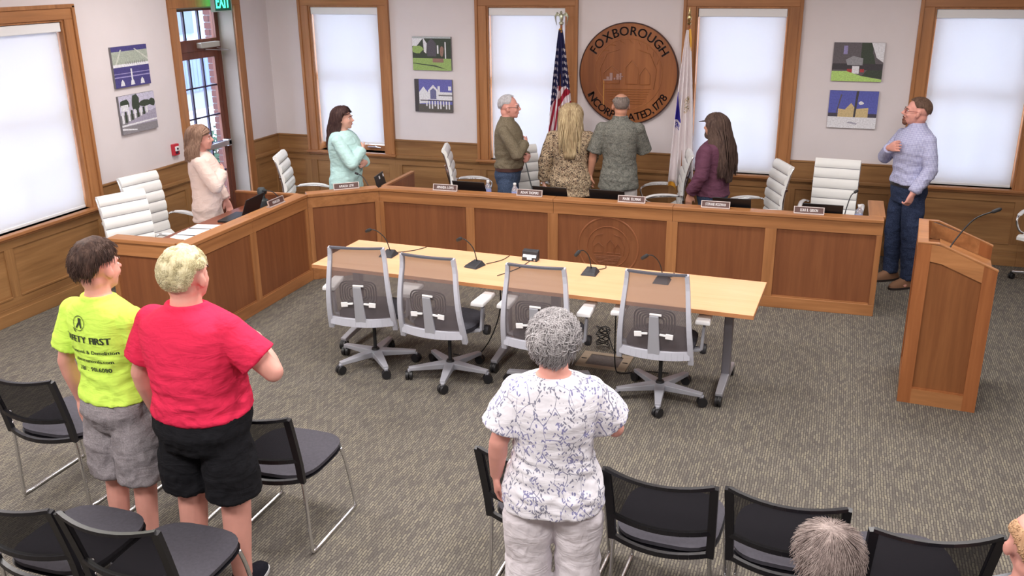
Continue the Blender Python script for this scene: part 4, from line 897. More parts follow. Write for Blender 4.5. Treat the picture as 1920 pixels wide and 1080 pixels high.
# ================================================================ PEOPLE
def bake_remesh(mb, name, voxel, mats, parent, smooth_it=2, disp=None, extra=None):
    me = mb.mesh(name); o = bpy.data.objects.new(name, me); COL.objects.link(o)
    m = o.modifiers.new('r', 'REMESH'); m.mode = 'VOXEL'; m.voxel_size = voxel; m.adaptivity = 0
    if smooth_it: s = o.modifiers.new('s', 'SMOOTH'); s.factor = .5; s.iterations = smooth_it
    dg = bpy.context.evaluated_depsgraph_get(); me2 = bpy.data.meshes.new_from_object(o.evaluated_get(dg)); me2.name = name
    bpy.data.objects.remove(o); bpy.data.meshes.remove(me)
    if disp:
        ns = [v.normal.copy() for v in me2.vertices]
        for v, n_ in zip(me2.vertices, ns): v.co += n_ * disp(v.co)
    me2.materials.clear(); me2.materials.append(mats)
    return put(name, me2, parent, True)
def hand(mb, wrist, d, n, side, curl=.5, s=1.0, thumb_out=.42, spread=.1):
    """d = pointing direction, n = palm facing (fingers curl to n); side=+1 thumb towards d x n"""
    d = Vector(d).normalized(); n = Vector(n); n = (n - d * n.dot(d)).normalized(); w = d.cross(n) * side
    W = Vector(wrist); P = lambda a, b, c: W + (d * a + w * b + n * c) * s
    mb.tube([P(-.02, 0, 0), P(.02, 0, 0)], [.026 * s, .027 * s], 10, flat=.8, up=n)
    vs = []
    for a, hw, t in ((0, .026, .017), (.03, .036, .016), (.06, .041, .014), (.088, .041, .011)):
        for b, c in ((-1, -.6), (-.6, -1), (.6, -1), (1, -.6), (1, .6), (.6, 1), (-.6, 1), (-1, .6)): vs.append(P(a, b * hw, c * t))
    fs = []
    for i in range(3):
        for j in range(8): fs.append((i * 8 + j, i * 8 + (j + 1) % 8, (i + 1) * 8 + (j + 1) % 8, (i + 1) * 8 + j))
    fs += [tuple(range(8))[::-1], tuple(range(24, 32))]; mb.add(vs, fs)
    for k, (b, L_) in enumerate(((.0315, .074), (.0105, .083), (-.0105, .078), (-.0315, .060))):
        p = P(.080, b, 0); ang = 0; pts = [P(.05, b * .9, 0), p]; ang = curl * .5; sp = (b / .03) * spread
        for seg in (.45, .32, .23):
            dd = (d * cos(ang) + n * sin(ang) + w * sp).normalized(); p = p + dd * L_ * seg * s; pts.append(p); ang += curl * 1.0
        mb.tube(pts, [.009 * s, .0092 * s, .0088 * s, .0082 * s, .0070 * s], 8)
    t0 = P(.012, .022, .004); d1 = (d * .62 + w * thumb_out + n * .25).normalized(); d2 = (d * .85 + w * thumb_out * .25 + n * .35 * (1 + curl)).normalized()
    mb.tube([t0, t0 + d1 * .045 * s, t0 + d1 * .045 * s + d2 * .032 * s, t0 + d1 * .045 * s + d2 * .055 * s], [.015 * s, .0115 * s, .0105 * s, .008 * s], 8)
def head_mb(mb, M, s, fat=1.0, nose=1.0, jaw=1.0):
    def e(c, r, n=16, rot=None):
        q = MB(); q.ell([v * s for v in c], [v * s for v in r], n, rot=rot); mb.add(q.v, q.f, M)
    def tb(pts, rs, n=10):
        q = MB(); q.tube([[v * s for v in p] for p in pts], [r * s for r in rs], n); mb.add(q.v, q.f, M)
    e((0, -.016, .030), (.076 * fat, .095, .086), 20); e((0, .020, -.020), (.064 * fat, .074, .092), 18); e((0, .030, -.068), (.050 * fat * jaw, .055, .042)); e((0, .066, -.090), (.023 * jaw, .021, .019), 12)
    e((0, -.03, -.045), (.060 * fat, .06, .06))
    e((0, .076, .026), (.050, .017, .011), 12); e((-.03, .062, -.028), (.026, .026, .024), 12); e((.03, .062, -.028), (.026, .026, .024), 12)
    tb([(0, .088, .018), (0, .098, -.004), (0, .110 + .006 * nose, -.026 * nose)], [.008, .010, .0125]); tb([(-.013, .094, -.029), (.013, .094, -.029)], [.008, .008], 8)
    e((0, .088, -.052), (.022, .010, .0055), 12); e((0, .086, -.064), (.019, .010, .006), 12)
    for sx in (-1, 1):
        e((sx * .078 * fat, -.006, -.010), (.009, .019, .031), 14, rot=__import__('mathutils').Euler((R(12), 0, R(sx * -18)))); e((sx * .074 * fat, .002, -.03), (.009, .012, .014), 10)
def scalp_pt(th, ph, s, k=1.0, fat=1.0):
    """th from crown, ph azimuth: 0 = front(+y), pi = back"""
    return Vector((sin(th) * sin(ph) * .078 * fat * k * s, (sin(th) * cos(ph) * .098 * k - .014) * s, (cos(th) * .090 * k + .028) * s))
hair_cache = {}
def hair_mat(name, c1, c2, c3):
    m = mat(name, c2, .68, spec=.2); n = N(m); a = n.noise(n.obj((70, 70, 9)), 1, 4, .7, .3); b = n.noise(n.obj((6, 6, 3)), 1.5, 2)
    n.col(n.mix(n.ramp(a, [(.32, c1), (.5, c2), (.68, c3)]), n.ramp(b, [(.35, c1), (.65, c3)]), .35)); n.bump(a, .5, .003); return m
def short_hair(parent, M, s, m, rnd, length=.03, n=500, thick=.012, fat=1.0, hairline=1.0, curl=0, bald=None, back_low=2.15, name='hair', rad=.0028, lift=.35, crownfluff=0):
    def cover(ph):  # how low (theta) the hair reaches for azimuth
        a = abs(((ph + pi) % (2 * pi)) - pi)   # 0 front .. pi back
        h0 = .95 * hairline
        if a < .75: return h0
        if a < 1.25: return h0 + (1.42 - h0) * (a - .75) / .5
        if a < 1.85: return 1.42
        return 1.42 + (back_low - 1.42) * min(1, (a - 1.85) / .5)
    q = MB(); NA, NT = 48, 18; vs = []; fs = []
    for j in range(NA):
        ph = 2 * pi * j / NA; T = cover(ph); t0 = bald(ph) if bald else 0
        for i in range(NT + 1):
            u = i / NT; th = t0 + (T - t0) * u
            edge = min(1, min(u * 5 if bald else 1, (1 - u) * 6)); fl = noise.noise(Vector((sin(th) * cos(ph) * 5, sin(th) * sin(ph) * 5, cos(th) * 5 + rnd.random() * 0))) * thick * (.35 if not curl else .8)
            k = 1.0 + (thick * (.25 + .75 * edge) + fl * edge + crownfluff * max(0, cos(th))) / .09
            vs.append(scalp_pt(th, ph, s, k, fat))
    for j in range(NA):
        for i in range(NT): a, b = j * (NT + 1) + i, ((j + 1) % NA) * (NT + 1) + i; fs.append((a, a + 1, b + 1, b))
    q.add(vs, fs)
    for k in range(n):
        ph = rnd.uniform(0, 2 * pi); T = cover(ph); t0 = bald(ph) if bald else 0
        th = t0 + max(.05, T - t0 - .45 * length / .095) * (rnd.random() ** 1.0); p = scalp_pt(th, ph, s, 1 + thick * .8 / .09, fat); p2 = scalp_pt(th + .12, ph + .05, s, 1 + thick * .8 / .09, fat)
        tg = (p2 - p).normalized(); out = (p - Vector((0, -.014 * s, .028 * s))).normalized(); sd = out.cross(tg)
        if curl:
            a0 = rnd.uniform(0, 6.28); L_ = length; pts = []
            for g in range(7): a = a0 + g * .9 * curl; pts.append(p + out * (.002 + .3 * L_ * g / 6) + (tg * cos(a) + sd * sin(a)) * L_ * .28)
        else:
            L_ = length * rnd.uniform(.6, 1.2); cv = rnd.uniform(-.5, .5); pts = [p - out * .004]; d = (tg + out * lift + sd * cv).normalized(); x = p
            for g in range(4): x = x + d * L_ / 4; d = (d + tg * .25 - out * .16 + sd * cv * .2).normalized(); pts.append(x)
        kk = len(pts); q.tube(pts, [rad * s * (1 - .75 * g / (kk - 1)) for g in range(kk)], 3, cap=False)
    z = MB(); z.add(q.v, q.f, M); return z.obj(name, m, parent, smooth=True)
def long_hair(parent, M, s, m, rnd, drop=.40, n=900, name='hair', spread=.085, back=.115, face=1.2, fat=1.0, wave=.006, lean=(0, 0), rad=.0035, vol=1.0, taper=.6):
    """flows off the crown, covers sides and falls down the back. M is the head matrix (rotation+translation), straight fall along world z in body space"""
    q = MB(); hv = Vector(M.translation); R3 = M.to_3x3()
    def path(ph, th0, lay, rr):
        a = ((ph + pi) % (2 * pi)) - pi; aa = abs(a); sg = 1 if a >= 0 else -1
        pts = []; K = 7; pe = sg * (face + (rr - .78) * 3.0) if aa < face else a
        for i in range(K):
            u = i / (K - 1); th = th0 + (1.62 - th0) * u; ph_ = a + (pe - a) * min(1, u * 1.6)
            k = 1 + (.010 + lay * .014) / .09 * vol * (.5 + .5 * u) + .02
            pts.append(hv + R3 @ scalp_pt(th, ph_, s, k, fat))
        p = pts[-1].copy(); L_ = drop * rr
        loc = R3.inverted() @ (p - hv); tx = max(-1, min(1, loc.x / (.08 * s))) * spread; sd_ = min(1, abs(loc.x) / (.065 * s)); ty = -back * (1 - .85 * sd_ * (1 - lay)); tx = tx * (1 + .35 * sd_ * (1 - lay))
        tgt = Vector((hv.x + tx * taper + lean[0], hv.y + ty - .02 * lay + lean[1], 0))
        if loc.y >= .06: tgt = Vector((p.x + .012 * sg, p.y - .03 + .05 * lay, 0))
        for i in range(1, 7):
            u = i / 6; e = 1 - (1 - u) ** 2
            pts.append(Vector((p.x + (tgt.x - p.x) * e + wave * sin(u * 7 + lay * 9 + a * 3), p.y + (tgt.y - p.y) * e + wave * cos(u * 6 + a * 5), p.z - L_ * u)))
        return pts
    for k in range(n):
        ph = rnd.uniform(-pi, pi); th0 = abs(rnd.gauss(0, .45)) + .02; lay = rnd.random(); pts = path(ph, min(th0, 1.2), lay, rnd.uniform(.78, 1.0)); kk = len(pts)
        w = rnd.uniform(.8, 1.5) * rad * s; q.tube(pts, [w * .9] + [w * 1.5] * (kk - 4) + [w * 1.2, w * .8, w * .2], 3, cap=False)
    tx_ = lean[0]; secs = []
    for i in range(9):
        u = i / 8; e_ = 1 - (1 - u) ** 2; secs.append((hv.x + lean[0] * e_, hv.y - .03 * s - (back - .03) * e_, hv.z + .03 * s - (drop * .86 + .11) * u, (.080 * fat + .012 * vol) * s * (1 - u) + spread * taper * u * (1 - .45 * u * u), (.062 + .026 * (1 - u)) * s * (1 - .72 * u), 2))
    q.loft(secs[::-1], 22)
    # solid under-cap
    NA, NT = 40, 12; vs = []; fs = []
    for j in range(NA + 1):
        ph = -pi + 2 * pi * j / NA; aa = abs(ph); T = .95 if aa < .8 else min(1.75, .95 + (aa - .8) * 1.6)
        for i in range(NT + 1): vs.append(hv + R3 @ scalp_pt(T * i / NT, ph, s, 1.09, fat))
    for j in range(NA):
        for i in range(NT): a, b = j * (NT + 1) + i, (j + 1) * (NT + 1) + i; fs.append((a, a + 1, b + 1, b))
    q.add(vs, fs)
    return q.obj(name, m, parent, smooth=True)
def skin_mat(name, c):
    m = mat(name, lin(c), .5, spec=.35); n = N(m); f = n.noise(n.obj(), 12, 3); d = tuple(v * .9 for v in lin(c)[:3]) + (1,)
    n.col(n.ramp(f, [(.3, d), (.7, lin(c))])); m.node_tree.nodes['Principled BSDF'].inputs['Subsurface Weight'].default_value = .08
    m.node_tree.nodes['Principled BSDF'].inputs['Subsurface Radius'].default_value = (.02, .008, .005); return m
def fold_bump(n, s=1.0):
    a = n.noise(n.obj((5, 5, 13), rot=(0, R(24), 0)), 1.3, 3, .55, .6); b = n.noise(n.obj((16, 16, 7), rot=(0, R(-30), 0)), 1, 2, .5, .8)
    n.bump(n.math('ADD', a, n.math('MULTIPLY', b, .5)), .32 * s, .05)
def cloth_mat(name, c, bs=220, var=.05, rough=.9):
    m = mat(name, lin(c), rough, spec=.15); n = N(m); f = n.noise(n.obj(), 6, 3); d = tuple(v * (1 - var) for v in lin(c)[:3]) + (1,); l = tuple(min(1, v * (1 + var)) for v in lin(c)[:3]) + (1,)
    n.col(n.ramp(f, [(.3, d), (.7, l)])); fold_bump(n); return m
def folds(amp, kz=14, kx=4, seed=0, z0=None, z1=None, extra=None):
    off = Vector((seed * 3.1, seed * 1.7, seed))
    def f(co):
        a = noise.noise(Vector((co.x * kx + 2.5 * co.z, co.y * kx, co.z * kz * .8)) + off); b = noise.noise(Vector((co.x * kx * 3 - 9 * co.z, co.y * kx * 3, co.z * kz * 1.1 + co.x * 12)) + off * 2)
        w = 1 if z0 is None else max(.12, min(1, 1.05 - (co.z - z0) / (z1 - z0)))
        r = (1 - abs(a) * 2.6) * .6 + (1 - abs(b) * 2.6) * .4
        return amp * 1.5 * w * r - amp * .2 + (extra(co) if extra else 0)
    return f
def limb(mb, pts, rs, n=14, flat=1, up=None): mb.tube(pts, rs, n, True, flat, up)

def person(label, pos, face, H, skin, arms, head_yaw=0, head_pitch=0, head_tilt=0, wide=1.0, deep=1.0, belly=0.0, female=False, voxel=.0075, hands=(.5, .5), sit=False, legs_apart=.0, lean=0, shk=1.0):
    """builds the body. arms = (right, left): each (elbow, wrist, hand dir, palm normal, curl) in metres for H=1.75. returns ctx"""
    k = H / 1.75; root_rz = az(face); S = lambda v: Vector(v) * k
    mb = MB(); hipw = .093 * wide; shw = .185 * (.92 if female else 1) * (1 + (wide - 1) * .7) * shk
    def sec(z, rx, ry, cy=0, q=2.3): return (0, cy * k, z * k, rx * wide * k, ry * deep * k, q)
    bs = .02 if female else 0
    tor = [sec(.80, .12, .10, -.01), sec(.90, .160 + bs / 2, .118, -.012), sec(.98, .155, .112 + belly * .3, belly * .2), sec(1.08, .138 - bs / 2, .105 + belly * .8, belly * .5), sec(1.18, .146 - bs / 2, .112 + belly * .6, belly * .4), sec(1.28, .162 - bs / 2, .122 + bs * .6, .006 + bs * .4), sec(1.36, .172 - bs / 2, .115, 0), sec(1.42, .165 - bs / 2, .092, -.01), sec(1.465, .105, .070, -.018), sec(1.50, .065 / wide, .058 / deep, -.018)]
    mb.loft(tor, 28)
    hz = 1.622; hy = .012 + lean * .1
    mb.tube([S((0, -.022, 1.44)), S((0, -.012, 1.53)), S((0, .0, 1.60))], [.066 * k * (1 + (wide - 1) * .6), .058 * k * (1 + (wide - 1) * .6), .057 * k], 16)
    Mh = Matrix.Translation(S((0, hy, hz))) @ Matrix.Rotation(head_yaw, 4, 'Z') @ Matrix.Rotation(head_pitch, 4, 'X') @ Matrix.Rotation(head_tilt, 4, 'Y') @ Matrix.Diagonal((1.06, 1.06, 1.06, 1))
    fat = 1 + (wide - 1) * .45; head_mb(mb, Mh, k, fat)
    # legs
    legs = []
    for sx in (-1, 1):
        x = sx * (hipw + 0.0)
        if sit: pts = [(x, -.02, .86), (x * 1.15, .22, .87), (x * 1.2, .42, .86), (x * 1.2, .45, .80), (x * 1.2, .43, .62), (x * 1.2, .41, .44)]; rs = [.09, .085, .062, .058, .054, .038]
        else: pts = [(x * .9, -.01, .86), (x * 1.02, -.008, .72), (x * (1.03 + legs_apart), .0, .50), (x * (1.04 + legs_apart), -.014, .36), (x * (1.06 + legs_apart), -.02, .20), (x * (1.08 + legs_apart), -.022, .08)]; rs = [.076, .080, .060, .056, .044, .038]
        rs = [r * (1 + (wide - 1) * .7) for r in rs]; pts = [S(p) for p in pts]; limb(mb, pts, [r * k for r in rs]); legs.append((pts, [r * k for r in rs]))
        f = pts[-1]; mb.ell(f + S((sx * .008, .05, -.042)), (.042 * k, .12 * k, .036 * k), 12); mb.ell(f + S((0, -.022, -.035)), (.035 * k, .045 * k, .045 * k), 10)
    arm_ctx = []
    for sx, a in zip((1, -1), arms):
        sh = S((sx * shw * .97, -.012, 1.388)); el = S(a[0]); wr = S(a[1]); aw = 1 + (wide - 1) * .55
        mb.ell(sh, (.058 * k * aw, .060 * k * aw, .060 * k * aw), 14)
        limb(mb, [sh, sh.lerp(el, .35), el], [.055 * k * aw, .048 * k * aw, .040 * k * aw]); limb(mb, [el, el.lerp(wr, .3), wr], [.040 * k * aw, .042 * k * aw, .028 * k * (1 + (aw - 1) * .5)]); mb.ell(el, [.041 * k * aw] * 3, 12)
        hand(mb, wr, a[2], a[3], a[5] if len(a) > 5 else 1, a[4], k * .98); arm_ctx.append((sh, el, wr, aw))
    off = Vector((0, 0, 0))
    body = bake_remesh(mb, 'person', voxel, skin, None, 2)
    body.location = (pos[0], pos[1], pos[2] - (.36 * k if sit else 0)); body.rotation_euler = (0, 0, root_rz); tag(body, label, 'person')
    # eyes, brows, mouth
    def small(name, shapes, m, n=10):
        q = MB()
        for c, r in shapes: q.ell([v * k for v in c], [v * k for v in r], n)
        z = MB(); z.add(q.v, q.f, Mh); return z.obj(name, m, body, smooth=True)
    for sx in (-1, 1):
        e = small('eye', [((sx * .031, .0735, .004), (.0125, .009, .0085))], eye_w); q = MB(); q.ell([v * k for v in (sx * .031, .0805, .004)], [v * k for v in (.0052, .003, .0052)], 8); z = MB(); z.add(q.v, q.f, Mh); z.obj('iris', eye_d, e, smooth=True)
    small('mouth', [((0, .0965, -.0575), (.021, .0035, .0045))], lip_m)
    return dict(body=body, k=k, Mh=Mh, legs=legs, arms=arm_ctx, tor=tor, fat=fat, wide=wide, deep=deep, shw=shw, female=female, sit=sit)
eye_w = mat('eye_white', lin((226, 220, 216)), .3); eye_d = mat('iris_dark', lin((58, 44, 36)), .3); lip_m = mat('lips', lin((164, 92, 90)), .5)
def brows(c, m):
    k = c['k']; q = MB()
    for sx in (-1, 1): q.tube([Vector((sx * .014, .094, .024)) * k, Vector((sx * .034, .091, .029)) * k, Vector((sx * .052, .078, .024)) * k], [.003 * k, .0035 * k, .002 * k], 6)
    z = MB(); z.add(q.v, q.f, c['Mh']); z.obj('eyebrows', m, c['body'], smooth=True)
def top(c, m, z0=.90, inf=.014, sleeve='long', amp=.006, name='shirt', flare=0, collar=None, kz=14, seed=1, disp_extra=None, neck_z=1.492, sleeve_r=.012, voxel=.009, puff=0, cuts=()):
    k = c['k']; mb = MB(); secs = []
    t = [s for s in c['tor'] if s[2] / k > z0 + .02]
    lo = ([c['tor'][0]] + [s for s in c['tor'] if s[2] / k <= z0 + .02])[-1]; fx = 1 + flare
    secs.append((0, lo[1], z0 * k, (max(lo[3], (.158 if z0 < .93 else .14) * c['wide'] * k) + inf * k * 1.3) * fx, (max(lo[4], .112 * k * c['deep']) + inf * k * 1.3) * fx, 2.3))
    for s in t:
        if s[2] / k > 1.47: continue
        hip = (.156 + .004) * c['wide'] * k if s[2] / k < .93 else 0; secs.append((0, s[1], s[2], max(s[3], hip) + inf * k, max(s[4], hip * .70 * c['deep'] / c['wide']) + inf * k, 2.3))
    nr = .066 * (1 + (c['wide'] - 1) * .6) + .006; secs.append((0, -.018 * k, neck_z * k, (nr + .004) * k, (nr + .002) * k, 2)); mb.loft(secs, 36)
    for i, (sh, el, wr, aw) in enumerate(c['arms']):
        r0, r1, r2 = (.054 + sleeve_r * .8) * k * aw, (.050 + sleeve_r) * k * aw, (.036 + sleeve_r) * k * aw
        inner = Vector((sh.x * .62, sh.y, sh.z + .004 * k)); mb.ell(sh, (r0, r0, r0), 16); limb(mb, [inner, sh], [r0 * .9, r0])
        if sleeve == 'short': e = sh.lerp(el, .70); limb(mb, [sh, sh.lerp(e, .5), e], [r0 * .95, r1 * 1.04 + puff * k, r1 * 1.12 + puff * k], 16)
        elif sleeve == 'elbow': e = el.lerp(wr, .02); limb(mb, [sh, sh.lerp(el, .5), el.lerp(wr, -.06)], [r0 * .95, r1 * 1.08 + puff * k, r1 * 1.12 + puff * k], 16)
        else:
            e = el.lerp(wr, {'long': .93, 'mid': .55}[sleeve]); limb(mb, [sh, sh.lerp(el, .5), el], [r0 * .95, r1 * 1.05, r1 * .98], 16); mb.ell(el, [r1 * .98] * 3, 14); limb(mb, [el, el.lerp(e, .5), e], [r1 * .98, r1 * .9, r2], 16)
    if collar == 'up': mb.loft([(0, -.020 * k, 1.465 * k, (nr + .030) * k, (nr + .022) * k, 2), (0, -.016 * k, 1.500 * k, (nr + .012) * k, (nr + .008) * k, 2), (0, -.010 * k, 1.528 * k, (nr + .004) * k, (nr + .002) * k, 2)], 30)
    elif collar: mb.tube([Vector((nr * cos(a) * 1.02, -.018 + nr * sin(a) * 1.0 + .004, neck_z + .004 - .018 * max(0, sin(a)))) * k for a in [2 * pi * i / 24 for i in range(25)]], .013 * k, 8)
    o = bake_remesh(mb, name, voxel, m, c['body'], 3, folds(amp * k, kz, 4, seed, z0 * k, 1.45 * k, disp_extra)); return o
def trousers(c, m, name='trousers', to=.10, inf=.012, zt=.93, amp=.005, loose=0.0, voxel=.010, seed=3, skirt=False):
    k = c['k']; mb = MB(); secs = []
    if not c['sit']:
        for s in c['tor']:
            if .84 < s[2] / k < zt: secs.append((0, s[1], s[2], s[3] + inf * k, s[4] + inf * k, 2.3))
        s = c['tor'][2]; secs = [(0, -.01 * k, .80 * k, .150 * c['wide'] * k, .108 * k * c['deep'], 2.2)] + secs + [(0, s[1], zt * k, s[3] + inf * k * .5, s[4] + inf * k * .5, 2.3)]
    else: s = c['tor'][1]; secs = [(0, s[1], .80 * k, s[3] + .02, s[4] + .02, 2.3), (0, s[1], .97 * k, s[3] + .012, s[4] + .012, 2.3)]
    mb.loft(secs, 32)
    for pts, rs in c['legs']:
        to_ = to + (.36 if c['sit'] else 0); P_ = []; R_ = []; tot = sum((b - a).length for a, b in zip(pts[:-1], pts[1:]))
        for i, (p, r) in enumerate(zip(pts, rs)):
            if p.z >= to_ * k: P_.append(p); R_.append(r + (inf + loose * min(1, i / 3)) * k)
            else:
                q = pts[i - 1]; u = (q.z - to_ * k) / (q.z - p.z); P_.append(q.lerp(p, u)); R_.append(rs[i - 1] * (1 - u) + r * u + (inf + loose) * k); break
        limb(mb, P_, R_, 18)
    return bake_remesh(mb, name, voxel, m, c['body'], 3, folds(amp * k, 9, 7, seed))
def shoes(c, m, sole_m, white=None):
    k = c['k']
    for pts, rs in c['legs']:
        f = pts[-1]; g = MB(); zb = .36 * k if c['sit'] else 0; TZ = Matrix.Translation((0, 0, zb))
        g.loft([(f.x, f.y + .045 * k, .012, .047 * k, .145 * k, 2.4), (f.x, f.y + .045 * k, .04, .048 * k, .142 * k, 2.4), (f.x, f.y + .035 * k, .065, .044 * k, .125 * k, 2.2), (f.x, f.y + .012 * k, .085, .042 * k, .085 * k, 2), (f.x, f.y - .005, .105, .046 * k, .055 * k, 2)], 26); g.v = [(a, b, q_ + zb) for a, b, q_ in g.v]; sh = g.obj('shoe', m, c['body'], smooth='auto')
        g = MB(); g.loft([(f.x, f.y + .045 * k, .0, .048 * k, .148 * k, 2.5), (f.x, f.y + .045 * k, .022, .051 * k, .151 * k, 2.5)], 26); g.v = [(a, b, q_ + zb) for a, b, q_ in g.v]; g.obj('sole', sole_m, sh, smooth='auto')
        g = MB()
        for i in range(4): g.tube([(f.x - .026 * k, f.y + (.05 + .018 * i) * k, .088 - .006 * i), (f.x, f.y + (.052 + .018 * i) * k, .094 - .007 * i), (f.x + .026 * k, f.y + (.05 + .018 * i) * k, .088 - .006 * i)], .003, 5)
        g.v = [(a, b, q_ + zb) for a, b, q_ in g.v]; g.obj('laces', white or sole_m, sh)
def glasses(c, m):
    k = c['k']; q = MB()
    for sx in (-1, 1):
        pts = [Vector((sx * .032 + .021 * cos(a), .098 - .006 * abs(cos(a)), .002 + .015 * sin(a))) * k for a in [2 * pi * i / 20 for i in range(21)]]; q.tube(pts, .0019 * k, 5)
        q.tube([Vector((sx * .053, .092, .006)) * k, Vector((sx * .074, .06, .008)) * k, Vector((sx * .084, -.005, .006)) * k, Vector((sx * .082, -.018, -.01)) * k], .0022 * k, 5)
    q.tube([Vector((-.011, .101, .006)) * k, Vector((.011, .101, .006)) * k], .002 * k, 5); z = MB(); z.add(q.v, q.f, c['Mh']); z.obj('glasses', m, c['body'], smooth=True)
def belt(c, m, z=.985, r=None):
    k = c['k']; s = c['tor'][2]; q = MB(); a_, b_ = s[3] + .017 * k, s[4] + .017 * k; vs = []; fs = []; n = 40
    for j in range(n):
        a = 2 * pi * j / n; cx, cy = math.copysign(abs(cos(a)) ** (2 / 2.3), cos(a)), math.copysign(abs(sin(a)) ** (2 / 2.3), sin(a))
        for rr, zz in ((0, -.018), (.004, -.018), (.004, .018), (0, .018)): vs.append((cx * (a_ + rr), s[1] + cy * (b_ + rr), (z + zz) * k))
    for j in range(n):
        for i in range(4): fs.append((j * 4 + i, ((j + 1) % n) * 4 + i, ((j + 1) % n) * 4 + (i + 1) % 4, j * 4 + (i + 1) % 4))
    q.add(vs, fs); q.obj('belt', m, c['body'], smooth='auto')
# arm poses (right arm sx=+1, left arm sx=-1)
HEART = lambda d=0: ((.27, .05, 1.17), (.08, .180, 1.27 + d), (-1, -.02, .25), (0, -1, 0), .12, 1)
DOWN_R = ((.245, -.035, 1.13), (.255, .03, .90), (0, .10, -1), (-1, .1, 0), .45, -1)
DOWN_L = ((-.245, -.035, 1.13), (-.255, .03, .90), (0, .10, -1), (1, .1, 0), .45, 1)
sk_pale = skin_mat('skin_pale', (226, 174, 156)); sk_pink = skin_mat('skin_pink', (222, 160, 146)); sk_tan = skin_mat('skin_tan', (200, 146, 122)); sk_mid = skin_mat('skin_mid', (212, 156, 134))
def pattern_mat(name, base, inks, kind):
    m = mat(name, lin(base), .85, spec=.15); n = N(m)
    if kind == 'check':
        v = n.obj((1, 1, 1)); sx = n.n('ShaderNodeSeparateXYZ'); n.t.links.new(v, sx.inputs[0])
        def line(sock, f, w): return n.math('LESS_THAN', n.math('FRACT', n.math('MULTIPLY', sock, f)), w)
        a = line(n.math('ADD', sx.outputs[0], sx.outputs[1]), 62, .34); b = line(sx.outputs[2], 62, .3); c = n.mix(lin(base), lin(inks[0]), a); c = n.mix(c, lin(inks[1]), n.math('MULTIPLY', b, .55)); n.col(c)
    elif kind == 'leaf':
        # thin branching stems with small pointed leaves along them
        d = n.n('ShaderNodeTexNoise', i_Scale=9, i_Detail=1); n.t.links.new(n.obj(), d.inputs['Vector'])
        vm = n.n('ShaderNodeVectorMath', operation='MULTIPLY_ADD'); n.t.links.new(d.outputs['Color'], vm.inputs[0]); vm.inputs[1].default_value = (.8, .8, .5); n.t.links.new(n.obj((15, 15, 7)), vm.inputs[2])
        w = n.n('ShaderNodeTexVoronoi', feature='DISTANCE_TO_EDGE', i_Scale=1); n.t.links.new(vm.outputs[0], w.inputs['Vector'])
        gap = n.noise(n.obj(), 16, 2); stem = n.math('MULTIPLY', n.math('LESS_THAN', w.outputs['Distance'], .015), n.math('GREATER_THAN', gap, .44)); leaves = None
        for rot, sc in (((0, R(40), 0), 42), ((0, R(-40), 0), 42), ((R(40), R(10), 0), 38)):
            vo = n.n('ShaderNodeTexVoronoi', i_Scale=1, i_Randomness=1); mp2 = n.n('ShaderNodeMapping'); mp2.inputs['Scale'].default_value = (sc * 1.7, sc * 1.2, sc * .55); n.t.links.new(n.obj((1, 1, 1), rot=rot), mp2.inputs[0]); n.t.links.new(mp2.outputs[0], vo.inputs['Vector'])
            l = n.math('LESS_THAN', vo.outputs['Distance'], .24); leaves = l if leaves is None else n.math('MAXIMUM', leaves, l)
        near = n.math('LESS_THAN', w.outputs['Distance'], .22); f = n.math('MAXIMUM', stem, n.math('MULTIPLY', leaves, near)); tone = n.noise(n.obj(), 9, 2)
        n.col(n.mix(lin(base), n.ramp(tone, [(.45, lin(inks[0])), (.62, lin(inks[1]))]), n.math('MULTIPLY', f, .8)))
    elif kind == 'squiggle':
        a = n.noise(n.obj((1, 1, 1)), 34, 1, .5, 1.2); b = n.noise(n.obj(loc=(4, 2, 7)), 60, 1, .5, 1.8)
        line = n.ramp(a, [(.44, (0, 0, 0, 1)), (.475, (1, 1, 1, 1)), (.525, (1, 1, 1, 1)), (.56, (0, 0, 0, 1))]); c = n.mix(lin(base), lin(inks[0]), line); n.col(n.mix(c, lin(inks[1]), n.ramp(b, [(.56, (0, 0, 0, 1)), (.6, (1, 1, 1, 1))])))
    elif kind == 'batik':
        a = n.noise(n.obj(), 26, 4, .6, 1.6); n.col(n.ramp(a, [(.38, lin(inks[0])), (.48, lin(base)), (.5, lin(inks[1])), (.53, lin(base)), (.62, lin(inks[0]))]))
    elif kind == 'dot':
        a = n.noise(n.obj(), 160, 2, .6); n.col(n.ramp(a, [(.35, lin(inks[0])), (.55, lin(base)), (.7, lin(inks[1]))]))
    fold_bump(n, .8); return m
denim = pattern_mat('denim', (52, 62, 88), [(40, 48, 74), (72, 84, 112)], 'dot'); denim2 = pattern_mat('denim_faded', (66, 80, 104), [(50, 62, 86), (92, 106, 130)], 'dot')
brownsh = mat('shoe_brown_suede', lin((128, 92, 68)), .8); sole_d = mat('sole_dark', lin((48, 38, 36)), .8); sole_w = mat('sole_white', lin((222, 222, 226)), .6)
blk_cloth = cloth_mat('black_cloth', (28, 28, 32)); shoe_b = cloth_mat('shoe_black', (34, 34, 44))
rn = random.Random(11)

